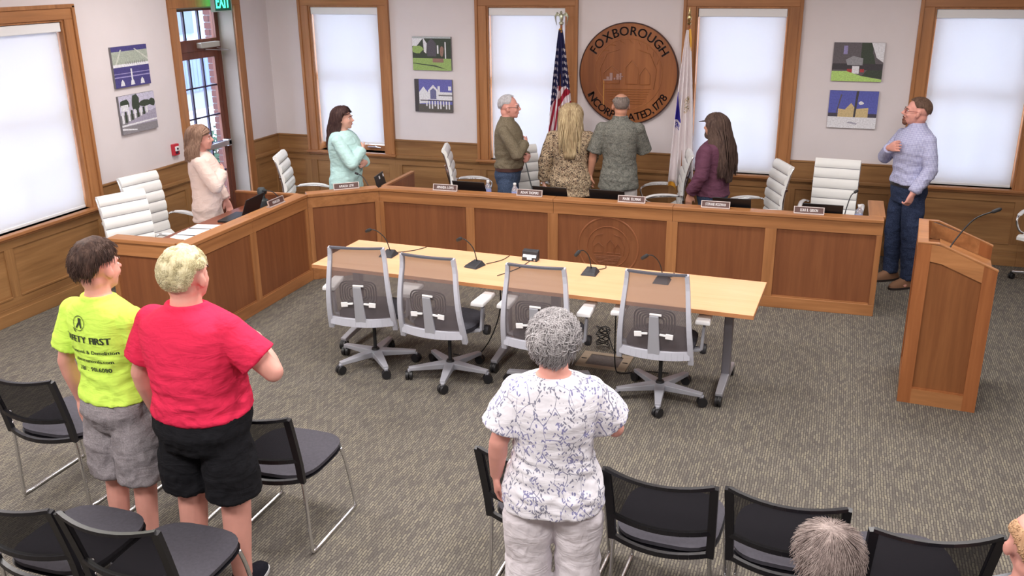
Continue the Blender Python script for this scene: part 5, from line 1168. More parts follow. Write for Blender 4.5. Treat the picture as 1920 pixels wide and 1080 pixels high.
# 1 --- man at the right end, blue checked shirt
c = person('man in blue checked shirt and jeans with hand on heart, beside the lectern', (.715, 9.22, 0), (-.82, -.57, 0), 1.785, sk_pink, (((.285, .07, 1.17), (.075, .195, 1.30), (-1, .02, .22), (0, -1, 0), .10, 1), ((-.245, -.01, 1.13), (-.225, .13, .93), (.05, .35, -1), (1, .2, 0), 1.1, 1)), head_yaw=R(-32), head_pitch=R(4), wide=1.0, deep=1.05, voxel=.006, legs_apart=.25)
top(c, pattern_mat('blue_check_cotton', (196, 198, 222), [(140, 142, 186), (150, 150, 190)], 'check'), z0=.98, inf=.02, amp=.008, collar='up', name='checked_shirt', seed=2)
trousers(c, denim, 'jeans', amp=.006, loose=.012, zt=1.0, to=.07); belt(c, mat('belt_black', lin((30, 26, 30)), .5), .975); shoes(c, brownsh, sole_d)
hb = hair_mat('hair_brown_short', lin((66, 48, 40)), lin((92, 70, 58)), lin((120, 96, 82))); short_hair(c['body'], c['Mh'], c['k'], hb, rn, .012, 500, .007, hairline=.85, back_low=2.0); glasses(c, mat('glasses_red', lin((120, 50, 50)), .4)); brows(c, hb)
q = MB(); q.ell(Vector((0, .076, -.093)) * c['k'], Vector((.026, .024, .026)) * c['k'], 12); q.ell(Vector((0, .094, -.076)) * c['k'], Vector((.014, .01, .012)) * c['k'], 10); q.tube([Vector((-.026, .088, -.058)) * c['k'], Vector((0, .100, -.047)) * c['k'], Vector((.026, .088, -.058)) * c['k']], .005, 6)
z = MB(); z.add(q.v, q.f, c['Mh']); z.obj('goatee', hair_mat('goatee_brown', lin((84, 50, 40)), lin((104, 66, 54)), lin((130, 90, 74))), c['body'], smooth=True)

# 2 --- olive shirt man
c = person('older man in olive shirt and jeans in profile before the flag window', (-3.185, 9.07, 0), (1, .12, 0), 1.70, sk_pink, (((.225, .14, 1.16), (.03, .195, 1.26), (-1, -.12, .0), (0, -1, 0), .12, 1), ((-.235, .02, 1.13), (-.10, .20, 1.08), (1, .0, -.05), (0, -1, 0), .9, -1)), head_yaw=R(4), wide=1.0, deep=1.08, belly=.02)
top(c, pattern_mat('olive_cotton', (118, 108, 90), [(100, 92, 76), (136, 126, 108)], 'dot'), z0=.985, inf=.02, amp=.010, collar='up', name='olive_shirt', seed=5); trousers(c, denim2, 'jeans', zt=.99, loose=.01); belt(c, mat('belt_brown', lin((72, 44, 40)), .5), .975); shoes(c, shoe_b, sole_d)
hg = hair_mat('hair_white_grey', lin((150, 146, 150)), lin((186, 184, 188)), lin((214, 212, 214))); short_hair(c['body'], c['Mh'], c['k'], hg, rn, .016, 500, .007, hairline=.62, back_low=2.05); glasses(c, mat('glasses_thin', lin((120, 90, 80)), .3)); brows(c, hg)

# 3 --- bald man, grey patterned shirt, back to camera
c = person('bald man in grey patterned short-sleeved shirt standing with his back turned under the seal', (-2.045, 9.25, 0), (-.17, 1, 0), 1.73, sk_tan, (((.24, .10, 1.15), (.05, .24, 1.25), (-1, .05, .3), (0, -1, 0), .15, 1), ((-.27, -.02, 1.13), (-.30, .03, .90), (0, .10, -1), (1, .1, 0), .5, 1)), head_yaw=R(8), wide=1.04, deep=1.12)
top(c, pattern_mat('grey_batik', (114, 114, 108), [(94, 95, 90), (140, 140, 130)], 'batik'), z0=.78, inf=.024, sleeve='elbow', amp=.008, flare=.08, collar='up', name='patterned_shirt', seed=7, sleeve_r=.022)
trousers(c, cloth_mat('cream_trousers', (214, 208, 206)), 'trousers'); shoes(c, shoe_b, sole_d)
short_hair(c['body'], c['Mh'], c['k'], hair_mat('hair_grey_brown', lin((92, 82, 78)), lin((122, 110, 104)), lin((150, 138, 130))), rn, .010, 500, .004, fat=c['fat'], bald=lambda ph: .55 + .85 * (1 if abs(((ph + pi) % (2 * pi)) - pi) < 1.2 else max(.28, 1 - (abs(((ph + pi) % (2 * pi)) - pi) - 1.2) / 1.3)), hairline=1.5, back_low=2.1)
brows(c, hg)

# 4 --- blonde woman
c = person('woman with long blonde hair in a black and tan print blouse, back turned', (-2.55, 9.20, 0), (-.20, 1, 0), 1.60, sk_pale, (((.24, .09, 1.15), (.04, .22, 1.24), (-1, .05, .3), (0, -1, 0), .15, 1), ((-.285, -.02, 1.12), (-.31, .03, .88), (0, .10, -1), (1, .1, 0), .45, 1)), female=True, wide=1.30, deep=1.25)
top(c, pattern_mat('leopard_print', (186, 166, 138), [(48, 42, 44), (120, 96, 78)], 'squiggle'), z0=.74, inf=.026, sleeve='long', amp=.009, flare=.14, name='print_blouse', seed=9, sleeve_r=.02); trousers(c, blk_cloth, 'trousers', zt=.90); shoes(c, shoe_b, sole_d)
hbl = hair_mat('hair_blonde', lin((112, 90, 70)), lin((176, 154, 118)), lin((216, 198, 160))); long_hair(c['body'], c['Mh'], c['k'], hbl, rn, drop=.38, n=1300, spread=.13, back=.165, vol=1.9, rad=.0042, taper=.75, fat=1.08)

# 5 --- long brown hair, purple jacket, cap
c = person('person with very long brown hair, cap and plum jacket facing the state flag', (-1.065, 9.02, 0), (-.93, .36, 0), 1.585, sk_tan, (((.26, .0, 1.12), (.25, .08, .88), (0, .1, -1), (-1, .1, 0), .45, -1), ((-.25, .0, 1.14), (-.24, .13, .92), (0, .10, -1), (1, .1, 0), .45, 1)), wide=1.12, deep=1.2, belly=.02)
plum = cloth_mat('plum_fleece', (98, 62, 80)); top(c, plum, z0=.90, inf=.026, amp=.008, name='plum_jacket', seed=11, sleeve_r=.02, collar=True); trousers(c, denim2, 'jeans'); shoes(c, shoe_b, sole_d)
hbr = hair_mat('hair_long_brown', lin((54, 40, 38)), lin((82, 64, 58)), lin((112, 92, 82))); long_hair(c['body'], c['Mh'], c['k'], hbr, rn, drop=.50, n=1100, spread=.13, back=.19, vol=1.8, rad=.004, taper=.8, wave=.009)
q = MB(); q.ell(Vector((0, .055, -.085)) * c['k'], Vector((.045, .05, .045)) * c['k'], 14); z = MB(); z.add(q.v, q.f, c['Mh']); z.obj('beard', hbr, c['body'], smooth=True)
q = MB(); q.loft([(0, -.012, .045, .092, .112), (0, -.012, .085, .088, .105), (0, -.012, .115, .065, .08), (0, -.012, .128, .03, .035)], 24); q.add([(-.06, .08, .052), (.06, .08, .052), (.045, .155, .040), (-.045, .155, .040), (-.06, .08, .058), (.06, .08, .058), (.045, .155, .046), (-.045, .155, .046)], [(3, 2, 1, 0), (4, 5, 6, 7), (0, 1, 5, 4), (1, 2, 6, 5), (2, 3, 7, 6), (3, 0, 4, 7)])
z = MB(); z.add([Vector(v) * c['k'] for v in q.v], q.f, c['Mh']); z.obj('cap', cloth_mat('cap_dark', (66, 54, 52)), c['body'], smooth='auto')

# 6 --- teal cardigan woman
c = person('woman with long dark hair in a pale teal cardigan, hand on heart', (-4.86, 8.61, 0), (1, .16, 0), 1.575, sk_pale, (((.245, .17, 1.14), (.03, .235, 1.28), (-1, -.1, .1), (0, -1, 0), .2, 1), ((-.235, .10, 1.12), (-.04, .235, 1.10), (1, -.1, .0), (0, -1, 0), .4, -1)), female=True, wide=1.18, deep=1.32, belly=.02)
top(c, cloth_mat('teal_knit', (188, 224, 222)), z0=.78, inf=.024, amp=.009, flare=.03, name='teal_cardigan', seed=13, sleeve_r=.018); trousers(c, blk_cloth, 'trousers', zt=.90); shoes(c, shoe_b, sole_d)
hdk = hair_mat('hair_dark_brown', lin((44, 28, 30)), lin((66, 46, 46)), lin((98, 76, 70))); long_hair(c['body'], c['Mh'], c['k'], hdk, rn, drop=.36, n=1000, spread=.10, back=.165, vol=1.4, rad=.0038, taper=.6, face=1.3)
brows(c, hdk)

# 7 --- beige jacket woman
c = person('woman with light brown hair in a pale beige jacket behind the open laptop', (-5.62, 7.25, 0), (.86, .50, 0), 1.555, sk_pink, (((.235, .13, 1.15), (.04, .20, 1.27), (-1, -.1, .15), (0, -1, 0), .2, 1), ((-.225, .06, 1.12), (-.22, .17, .90), (.1, .25, -1), (1, 0, 0), .4, 1)), female=True, wide=1.05, deep=1.12)
beige = cloth_mat('beige_jacket', (226, 202, 192)); top(c, beige, z0=.74, inf=.026, amp=.008, flare=.02, name='beige_jacket', seed=15, sleeve_r=.022); trousers(c, blk_cloth, 'trousers', zt=.90); shoes(c, shoe_b, sole_d)
k = c['k']; q = MB()
for sx in (-1, 1): q.tube([Vector((sx * .03, .125, 1.18)) * k, Vector((sx * .055, .125, 1.32)) * k, Vector((sx * .08, .055, 1.43)) * k, Vector((sx * .075, -.03, 1.50)) * k], [.008, .020, .022, .014], 8, flat=.5)
q.obj('lapel', beige, c['body'], smooth=True)
hlb = hair_mat('hair_light_brown', lin((98, 72, 60)), lin((138, 108, 92)), lin((172, 142, 122))); long_hair(c['body'], c['Mh'], c['k'], hlb, rn, drop=.22, n=1100, spread=.12, back=.13, vol=1.7, rad=.0038, taper=.9, face=1.3, wave=.008)
brows(c, hdk)

# 8 --- young man, yellow T-shirt
YH = 1.735
c = person('young man in a neon yellow SAFETY FIRST T-shirt and grey shorts, back turned', (-3.225, 3.29, 0), (.06, 1, 0), YH, sk_pink, (((.235, .05, 1.13), (.16, .22, .96), (-.5, .6, -.3), (-1, 0, 0), .6, -1), ((-.265, -.04, 1.12), (-.275, .02, .88), (0, .10, -1), (1, .1, 0), .5, 1)), head_yaw=R(-4), wide=.98, deep=.95, voxel=.007)
neon = cloth_mat('neon_yellow_jersey', (212, 250, 104)); neon.node_tree.nodes['Principled BSDF'].inputs['Specular IOR Level'].default_value = .1
ys = top(c, neon, z0=.965, inf=.024, sleeve='short', amp=.0075, flare=.05, name='yellow_tshirt', seed=17, sleeve_r=.024, voxel=.008, collar=True)
trousers(c, pattern_mat('grey_jersey_marl', (150, 144, 148), [(136, 130, 134), (164, 158, 162)], 'dot'), 'shorts', to=.52, loose=.035, inf=.026, amp=.008, zt=1.0); shoes(c, shoe_b, sole_w)
hy = hair_mat('hair_brown_mop', lin((44, 32, 30)), lin((72, 54, 48)), lin((104, 82, 72))); short_hair(c['body'], c['Mh'], c['k'], hy, rn, .045, 3600, .018, hairline=.95, back_low=2.1, rad=.0024, lift=.40, crownfluff=.012)
brows(c, hy)
def print_on(shirt, mb, name, m, zc, xc, body, off=.004):
    """drop flat lettering (local x = across the back, y = up) on the back of a shirt"""
    vs = [v.co.copy() for v in shirt.data.vertices]; bv = BVHTree.FromPolygons(vs, [tuple(p.vertices) for p in shirt.data.polygons]); out = MB(); me = mb.mesh(); bm = bmesh.new(); bm.from_mesh(me)
    bmesh.ops.triangulate(bm, faces=bm.faces); bmesh.ops.subdivide_edges(bm, edges=[e for e in bm.edges if e.calc_length() > .02], cuts=1, use_grid_fill=True); bmesh.ops.triangulate(bm, faces=bm.faces)
    for v in bm.verts:
        o_ = Vector((xc + v.co.x, -1, zc + v.co.y)); h = bv.ray_cast(o_, Vector((0, 1, 0)))[0]
        v.co = (h - Vector((0, off, 0))) if h is not None else Vector((o_.x, -.1, o_.z))
    bm.to_mesh(me); bm.free(); me.materials.append(m); return put(name, me, body)
ink = mat('print_black', lin((44, 54, 40)), .8)
k = c['k']; I4 = Matrix.Identity(4)
t = MB(); text_line(t, 'SAFETY FIRST', .047, I4, gap=.10, bold=.05, squeeze=.92); print_on(ys, t, 'back_lettering', ink, 1.29 * k, -.008, c['body'])
for tx_, sz_, dy_ in (('Removal & Demolition', .026, 0), ('aboxremovals.com', .026, -.045), ('781 . 901.6080', .030, -.092)):
    t = MB(); text_line(t, tx_, sz_, I4, gap=.11, bold=.03); print_on(ys, t, 'small_lettering', ink, 1.235 * k + dy_, .018, c['body'])
t = MB(); n_ = 28
for r0, r1 in ((.036, .033),):
    vs = [(r_ * cos(2 * pi * i / n_), r_ * sin(2 * pi * i / n_), 0) for r_ in (r0, r1) for i in range(n_)]; t.add(vs, [(i, (i + 1) % n_, n_ + (i + 1) % n_, n_ + i) for i in range(n_)])
t.add([(-.004, .026, 0), (.012, .024, 0), (.014, .004, 0), (.004, -.002, 0), (-.003, .006, 0)], [(0, 1, 2, 3, 4)]); t.add([(.004, -.002, 0), (.014, .004, 0), (.020, -.022, 0), (.012, -.022, 0)], [(0, 1, 2, 3)]); t.add([(-.003, .006, 0), (.004, -.002, 0), (-.010, -.024, 0), (-.018, -.02, 0)], [(0, 1, 2, 3)])
t.add([(-.040, -.02, 0), (-.026, -.03, 0), (-.020, -.046, 0), (-.030, -.040, 0)], [(0, 1, 2, 3)]); print_on(ys, t, 'round_logo', ink, 1.385 * k, -.03, c['body'])

# 9 --- man with bleached hair, red T-shirt
c = person('large young man with bleached curly hair in a red T-shirt and black shorts', (-2.69, 3.25, 0), (.0, 1, 0), 1.76, sk_pink, (((.39, .03, 1.20), (.14, .27, 1.25), (-1, .1, .15), (0, -1, 0), .15, 1), ((-.30, -.03, 1.13), (-.31, .04, .90), (0, .10, -1), (1, .1, 0), .5, 1)), head_yaw=R(-4), wide=1.30, deep=1.42, shk=.92, belly=.03, voxel=.0075)
redm = cloth_mat('red_jersey', (222, 48, 84)); rs_ = top(c, redm, z0=.975, inf=.022, sleeve='short', amp=.009, flare=.0, name='red_tshirt', seed=19, sleeve_r=.024, voxel=.009, kz=18, collar=True, neck_z=1.50)
trousers(c, blk_cloth, 'shorts', to=.55, loose=.03, inf=.022, amp=.006, zt=1.0, seed=21); shoes(c, shoe_b, sole_w, sole_w)
hc = hair_mat('hair_bleached', lin((186, 172, 132)), lin((218, 208, 168)), lin((238, 230, 198))); short_hair(c['body'], c['Mh'], c['k'], hc, rn, .024, 4200, .014, fat=c['fat'], hairline=.95, curl=1, back_low=2.3, rad=.0021, crownfluff=.008)
short_hair(c['body'], c['Mh'], c['k'], hair_mat('hair_bleached_nape', lin((170, 152, 120)), lin((196, 178, 146)), lin((214, 198, 166))), rn, .010, 300, .006, fat=c['fat'], hairline=.9, back_low=2.5, name='nape_hair'); brows(c, hy)
# 10 --- grey-haired woman, floral blouse
c = person('grey-haired woman in a white blouse with blue leaf print, seen from behind', (-1.005, 3.40, 0), (-.26, 1, 0), 1.565, sk_pink, (((.295, .09, 1.16), (.12, .27, 1.24), (-1, .05, .25), (0, -1, 0), .15, 1), ((-.262, -.03, 1.13), (-.285, .05, .90), (0, .10, -1), (1, .1, 0), .5, 1)), female=True, wide=1.28, deep=1.28, shk=.84, voxel=.0075)
leafm = pattern_mat('leaf_print_cotton', (236, 234, 242), [(92, 94, 124), (104, 104, 168)], 'leaf'); gs_ = top(c, leafm, z0=.80, inf=.026, sleeve='short', amp=.010, flare=.03, name='floral_blouse', seed=23, sleeve_r=.030, voxel=.008, puff=.014, kz=20)
trousers(c, cloth_mat('white_linen', (222, 216, 222)), 'trousers', loose=.03, inf=.02, amp=.007, to=.12); shoes(c, mat('shoe_cream', lin((200, 190, 180)), .7), sole_w)
hgw = hair_mat('hair_silver', lin((118, 114, 118)), lin((166, 162, 164)), lin((206, 202, 202))); 
short_hair(c['body'], c['Mh'], c['k'], hgw, rn, .07, 2600, .026, fat=1.06, hairline=.95, back_low=2.45, rad=.0028, lift=.18, name='hair', crownfluff=.008); short_hair(c['body'], c['Mh'], c['k'], hair_mat('hair_pale_silver', lin((176, 172, 174)), lin((208, 204, 206)), lin((232, 228, 230))), rn, .09, 900, .024, fat=1.06, hairline=.95, curl=.40, back_low=2.0, rad=.0026, name='curls')
short_hair(c['body'], c['Mh'], c['k'], hair_mat('hair_dark_silver', lin((92, 88, 92)), lin((128, 124, 126)), lin((164, 160, 160))), rn, .075, 1000, .024, fat=1.06, hairline=.9, back_low=2.65, rad=.003, lift=.10, name='under_hair')

# 11 --- seated grey head in the foreground, 12 --- person at the right edge
SITARM = (((.27, .06, 1.14), (.20, .30, 1.00), (-.2, 1, -.1), (0, 0, -1), .3, -1), ((-.27, .06, 1.14), (-.20, .30, 1.00), (.2, 1, -.1), (0, 0, -1), .3, 1))
c = person('seated person with brushed-back grey hair, only the head in view', (.115, 2.63, 0), (-.1, 1, 0), 1.61, sk_pink, SITARM, sit=True, wide=1.12, deep=1.1)
top(c, cloth_mat('navy_polo', (52, 60, 92)), z0=.84, inf=.02, name='polo_shirt', seed=31, sleeve='elbow'); trousers(c, denim, 'jeans', loose=.01); shoes(c, shoe_b, sole_d)
hf = hair_mat('hair_warm_grey', lin((104, 92, 88)), lin((146, 130, 126)), lin((188, 174, 168))); short_hair(c['body'], c['Mh'], c['k'], hf, rn, .075, 2600, .018, fat=c['fat'], hairline=.95, back_low=2.2, lift=.12, rad=.0022); 
c = person('seated person with thin hair at the very edge, half a head in view', (.725, 2.84, 0), (-.15, 1, 0), 1.68, sk_pink, SITARM, sit=True, wide=1.1, deep=1.1)
top(c, cloth_mat('grey_polo', (120, 124, 130)), z0=.84, inf=.02, name='polo_shirt', seed=33, sleeve='elbow'); trousers(c, denim, 'jeans', loose=.01); shoes(c, shoe_b, sole_d)
short_hair(c['body'], c['Mh'], c['k'], hair_mat('hair_sandy', lin((150, 112, 84)), lin((184, 144, 110)), lin((206, 172, 136))), rn, .010, 500, .003, fat=c['fat'], hairline=1.5, back_low=2.1, bald=lambda ph: .75 + .6 * (1 if abs(((ph + pi) % (2 * pi)) - pi) < 1.2 else .3))
# ================================================================ THINGS ON THE DAIS
plate_m = mat('plate_brown', lin((92, 66, 62)), .4); plate_f = mat('plate_frame', lin((204, 190, 186)), .35, .5); white_ink = mat('white_ink', lin((240, 238, 240)), .5)
def nameplate(label, x, y, rz, txt, z=HD + .001):
    sq = min(.62, 7.2 / len(txt))
    t = thing('nameplate', label, 'nameplate', (x, y, z), rz, 'nameplates along the dais')
    M = Matrix.Rotation(R(-14), 4, 'X')
    b = MB().box((-.12, -.004, .004), (.12, .004, .058), M); b.obj('plate', plate_m, t)
    f = MB()
    for a in ((-.127, -.007, .0, .127, .005, .006), (-.127, -.007, .056, .127, .005, .062), (-.127, -.007, .006, -.12, .005, .056), (.12, -.007, .006, .127, .005, .056)): f.box(a[:3], a[3:], M)
    f.box((-.125, -.02, 0), (.125, .035, .004)); f.obj('frame', plate_f, t)
    l = MB(); text_line(l, txt, .036, M @ Matrix.Translation((0, -.0048, .019)) @ Matrix.Rotation(R(90), 4, 'X'), squeeze=sq, bold=.03, gap=.14); l.obj('lettering', white_ink, t)
NP = [('nameplate on the side run of the dais, above its second panel', -4.81, 7.19, R(90), 'MARKSON'), ('nameplate on the diagonal part of the dais', -4.50, 7.955, R(40), 'AMALIA LEVI'), ('nameplate on the dais before the edge-on white chair', -3.53, 8.165, R(1.4), 'AMANDA LOPES'),
      ('nameplate on the dais just right of the second water bottle', -2.67, 8.185, R(1.4), 'ADAM THOMAS'), ('nameplate on the dais above the carved seal', -1.69, 8.21, R(1.4), 'MARK ELLMAN'), ('wide nameplate on the dais before the plum jacket', -.93, 8.225, R(1.4), 'STEPHANIE MCGOWAN'), ('grey nameplate on the dais at the right end', -.13, 8.245, R(1.4), 'LEAH B. GIBSON')]
for a in NP: nameplate(*a)
def bottle(label, x, y, z=.7455):
    t = thing('water_bottle', label, 'bottle', (x, y, z), 0, 'small water bottles on the dais')
    MB().lathe([(.026, 0), (.031, .006), (.030, .05), (.032, .06), (.030, .07), (.032, .125), (.028, .15), (.013, .178), (.013, .186)], n=18).obj('body', mat('bottle_clear', (.86, .9, .96, 1), .08, Transmission_Weight=.75, Alpha=1), t, smooth='auto')
    MB().lathe([(.0322, .07), (.0328, .072), (.0328, .118), (.0322, .12)], n=18).obj('label_band', mat('label_blue', lin((150, 160, 214)), .5), t, smooth='auto')
    MB().lathe([(.015, .184), (.0155, .186), (.0155, .202), (.013, .204)], n=16).obj('cap', white_pl, t, smooth='auto')
bottle('small water bottle before the jeans of the olive-shirted man', -3.17, 8.40); bottle('small water bottle left of a nameplate, before the strapped white chair', -2.88, 8.37); bottle('small water bottle near the right end of the dais', .285, 8.40)
screen_m = emit('laptop_screen', lin((96, 190, 240)), 1.2)
def laptop(label, x, y, rz, open_=100, z=.7455, on=True):
    t = thing('laptop', label, 'laptop', (x, y, z), rz, 'black laptops on the dais')
    MB().box((-.17, -.115, 0), (.17, .115, .018)).obj('keyboard_base', blk, t, bev=.004)
    kb = MB()
    for r in range(5):
        for q in range(12): kb.box((-.15 + q * .0252, -.01 + r * .022, .0181), (-.13 + q * .0252, .008 + r * .022, .0205))
    kb.obj('keys', mat('key_grey', lin((60, 60, 66)), .5), t)
    M = Matrix.Translation((0, .115, .012)) @ Matrix.Rotation(R(90 - open_), 4, 'X')
    MB().box((-.17, -.004, 0), (.17, .004, .225), M).obj('lid', blk, t, bev=.003)
    if on: MB().box((-.155, -.0052, .015), (.155, -.0045, .21), M).obj('screen', screen_m, t)
laptop('open laptop with lit screen before the beige jacket', -5.17, 7.08, az((1, .1)), 112)
for lb, x, y in (('black laptop lid behind the nameplate below the edge-on chair', -3.33, 8.47), ('black laptop lid before the strapped white chair', -2.50, 8.47), ('black laptop lid before the bald man', -1.95, 8.50), ('black laptop lid before the plum jacket', -.80, 8.50), ('black laptop lid before the rightmost white chair', -.02, 8.50)):
    laptop(lb, x, y, pi, 118, on=False)
for o in [o for o in bpy.data.objects if o.name.startswith('laptop') and o.parent is None and o.location.y > 8]: o.location.y += .02
lpb = MB().box((-.14, -.006, 0), (.14, .006, .10), Matrix.Rotation(R(-10), 4, 'X')); tb_ = thing('tablet_stand', 'black tablet leaning by the slanting divider, with two white stickers', 'tablet', (-4.33, 8.42, .7455), R(100), None)
MB().box((-.14, -.006, 0), (.14, .006, .20), Matrix.Rotation(R(-14), 4, 'X')).obj('body', blk, tb_, bev=.003)
for x in (-.03, .10): MB().box((x, -.0068, .15), (x + .035, -.006, .18), Matrix.Rotation(R(-14), 4, 'X')).obj('sticker', white_pl, tb_)
paper = mat('paper_white', lin((244, 242, 240)), .8)
pp = thing('open_document', 'open white papers with dark tabs lying on the side desk', 'papers', (-5.20, 6.55, .746), R(8))
MB().box((-.17, -.26, 0), (.17, .0, .004), Matrix.Rotation(R(1), 4, 'Y')).obj('page', paper, pp); MB().box((-.17, .004, 0), (.17, .26, .005), Matrix.Rotation(R(-1), 4, 'Y')).obj('page', paper, pp)
for y in (-.12, .1): MB().box((-.165, y, .006), (.165, y + .014, .008)).obj('tab', mat('tab_dark', lin((70, 66, 76)), .6), pp)
fo = thing('notebook', 'brown covered notebook beside the open papers', 'notebook', (-5.24, 6.20, .746), R(-12)); MB().box((-.12, -.09, 0), (.12, .09, .012)).obj('cover', mat('cover_tan', lin((170, 100, 74)), .6), fo, bev=.003); MB().box((-.115, -.085, .002), (.122, .085, .010)).obj('pages', paper, fo)
tg = thing('grey_folder', 'thin dark grey folder lying on the desk near the front corner', 'folder', (-5.04, 6.03, .746), R(5)); MB().box((-.17, -.075, 0), (.17, .075, .008)).obj('cover', mat('folder_grey', lin((92, 88, 96)), .6), tg, bev=.002); MB().box((-.16, -.07, .001), (.172, .07, .006)).obj('pages', paper, tg)
# black conference speaker / camera on the side desk
cv = thing('desk_camera', 'dark round-headed desk camera standing beside the laptop', 'camera', (-5.12, 7.42, .7455))
MB().lathe([(.055, 0), (.06, .01), (.055, .10), (.03, .12), (.028, .15), (.04, .16), (.042, .2), (.03, .22), (0, .222)], n=20).obj('body', mat('camera_dark', lin((58, 64, 66)), .5), cv, smooth='auto'); MB().lathe([(.018, 0), (.018, .008), (0, .008)], n=14, M=Matrix.Translation((.04, 0, .18)) @ Matrix.Rotation(R(90), 4, 'Y')).obj('lens', blk, cv)
ms = MB(); ms.ell((-2.22, 8.36, .760), (.032, .055, .018), 14); tag(ms.obj('computer_mouse', white_pl, None, True), 'white computer mouse on the desk below the blonde woman', 'mouse')
dp = thing('desk_phone', 'small black desk device with pale display before the plum jacket', 'phone', (-.60, 8.36, .7455), R(182)); MB().box((-.06, -.05, 0), (.06, .05, .10), Matrix.Rotation(R(12), 4, 'X')).obj('body', blk, dp, bev=.005); MB().box((-.035, .0502, .06), (.035, .052, .09), Matrix.Rotation(R(12), 4, 'X')).obj('display', mat('display_pale', lin((190, 196, 200)), .3), dp)
def dais_mic(label, x, y, tip, z=.7455):
    t = thing('dais_microphone', label, 'microphone', (x, y, z), 0, 'gooseneck microphones behind the dais screen'); tip = Vector(tip)
    MB().box((-.05, -.06, 0), (.05, .06, .03)).obj('base', mic_blk, t, bev=.006); g = MB(); g.tube(gooseneck([(0, 0, .02), (tip.x * .2, tip.y * .2, tip.z * .5), (tip.x * .6, tip.y * .6, tip.z * .9), tip]), .0045, 8); g.obj('gooseneck', mic_blk, t, smooth=True)
    d = Vector((tip.x, tip.y, tip.z * .15)).normalized(); g = MB(); g.tube([tip - d * .004, tip, tip + d * .035, tip + d * .04], [.006, .012, .012, .005], 10); g.obj('mic_head', blk_soft, t, smooth=True)
dais_mic('gooseneck microphone bending toward the teal cardigan', -4.40, 8.27, (-.17, .06, .20)); dais_mic('gooseneck microphone standing before the rightmost white chair', .16, 8.38, (.07, .06, .30)); dais_mic('gooseneck microphone beside the desk camera', -4.93, 7.50, (-.12, -.10, .20))

# ================================================================ FLAGS
gold = mat('gold_fringe', lin((224, 168, 60)), .5, .2); brass = mat('brass', lin((200, 180, 130)), .25, 1)
def uvmath(m, us):
    n = N(m); u = n.n('ShaderNodeUVMap'); sx = n.n('ShaderNodeSeparateXYZ'); n.t.links.new(u.outputs[0], sx.inputs[0]); return n, sx.outputs[0], sx.outputs[1], u
def us_flag_mat():
    m = mat('flag_stripes', (1, 1, 1, 1), .75); n, s, t, u = uvmath(m, 0)
    red, wht, blu = lin((168, 28, 58)), lin((236, 228, 234)), lin((34, 34, 82))
    strip = n.math('LESS_THAN', n.math('FRACT', n.math('MULTIPLY', n.math('ADD', t, n.math('MULTIPLY', s, .16)), 9.2)), .5)
    strip2 = n.math('LESS_THAN', n.math('FRACT', n.math('ADD', n.math('MULTIPLY', t, 4), n.math('MULTIPLY', s, 5.5))), .5)
    left = n.math('LESS_THAN', s, .40); st = n.mix(strip, strip2, left); base = n.mix(wht, red, st)
    can1 = n.math('LESS_THAN', t, n.math('SUBTRACT', .36, n.math('MULTIPLY', s, -.06))); can2 = n.math('MULTIPLY', n.math('LESS_THAN', s, .33), n.math('LESS_THAN', t, n.math('ADD', .56, n.math('MULTIPLY', s, -.3))))
    can = n.math('MAXIMUM', can1, can2)
    vo = n.n('ShaderNodeTexVoronoi', i_Scale=1, i_Randomness=.12); mp = n.n('ShaderNodeMapping'); mp.inputs['Scale'].default_value = (9, 22, 1); n.t.links.new(u.outputs[0], mp.inputs[0]); n.t.links.new(mp.outputs[0], vo.inputs['Vector'])
    stars = n.math('MULTIPLY', n.math('LESS_THAN', vo.outputs['Distance'], .27), n.math('GREATER_THAN', n.math('ABSOLUTE', n.math('SUBTRACT', s, .50)), .17)); stars = n.math('MULTIPLY', stars, n.math('GREATER_THAN', t, .13))
    n.col(n.mix(base, n.mix(blu, wht, stars), can)); return m
def state_flag_mat():
    m = mat('flag_white', (1, 1, 1, 1), .75); n, s, t, u = uvmath(m, 0); wht, blu, gld, grn = lin((238, 230, 232)), lin((58, 48, 160)), lin((206, 170, 90)), lin((110, 120, 110))
    tr = n.math('MULTIPLY', n.math('GREATER_THAN', t, .40), n.math('LESS_THAN', t, .585)); wdt = n.math('ADD', .05, n.math('MULTIPLY', n.math('SUBTRACT', t, .40), 1.7))
    sh = n.math('MULTIPLY', tr, n.math('LESS_THAN', s, n.math('MINIMUM', wdt, .36))); sh = n.math('MULTIPLY', sh, n.math('GREATER_THAN', s, .03))
    rb = n.math('MULTIPLY', n.math('MULTIPLY', n.math('GREATER_THAN', t, .60), n.math('LESS_THAN', t, .64)), n.math('MULTIPLY', n.math('GREATER_THAN', s, .06), n.math('LESS_THAN', s, .3)))
    f = n.noise(n.obj(), 60, 2); g2 = n.math('MULTIPLY', n.math('MULTIPLY', n.math('GREATER_THAN', t, .43), n.math('LESS_THAN', t, .53)), n.math('MULTIPLY', n.math('GREATER_THAN', s, .50), n.math('LESS_THAN', s, .80))); g2 = n.math('MULTIPLY', g2, n.math('GREATER_THAN', f, .52))
    c = n.mix(wht, blu, sh); c = n.mix(c, blu, n.math('MULTIPLY', rb, n.math('GREATER_THAN', f, .48))); n.col(n.mix(c, n.mix(gld, grn, n.math('GREATER_THAN', f, .58)), g2)); return m
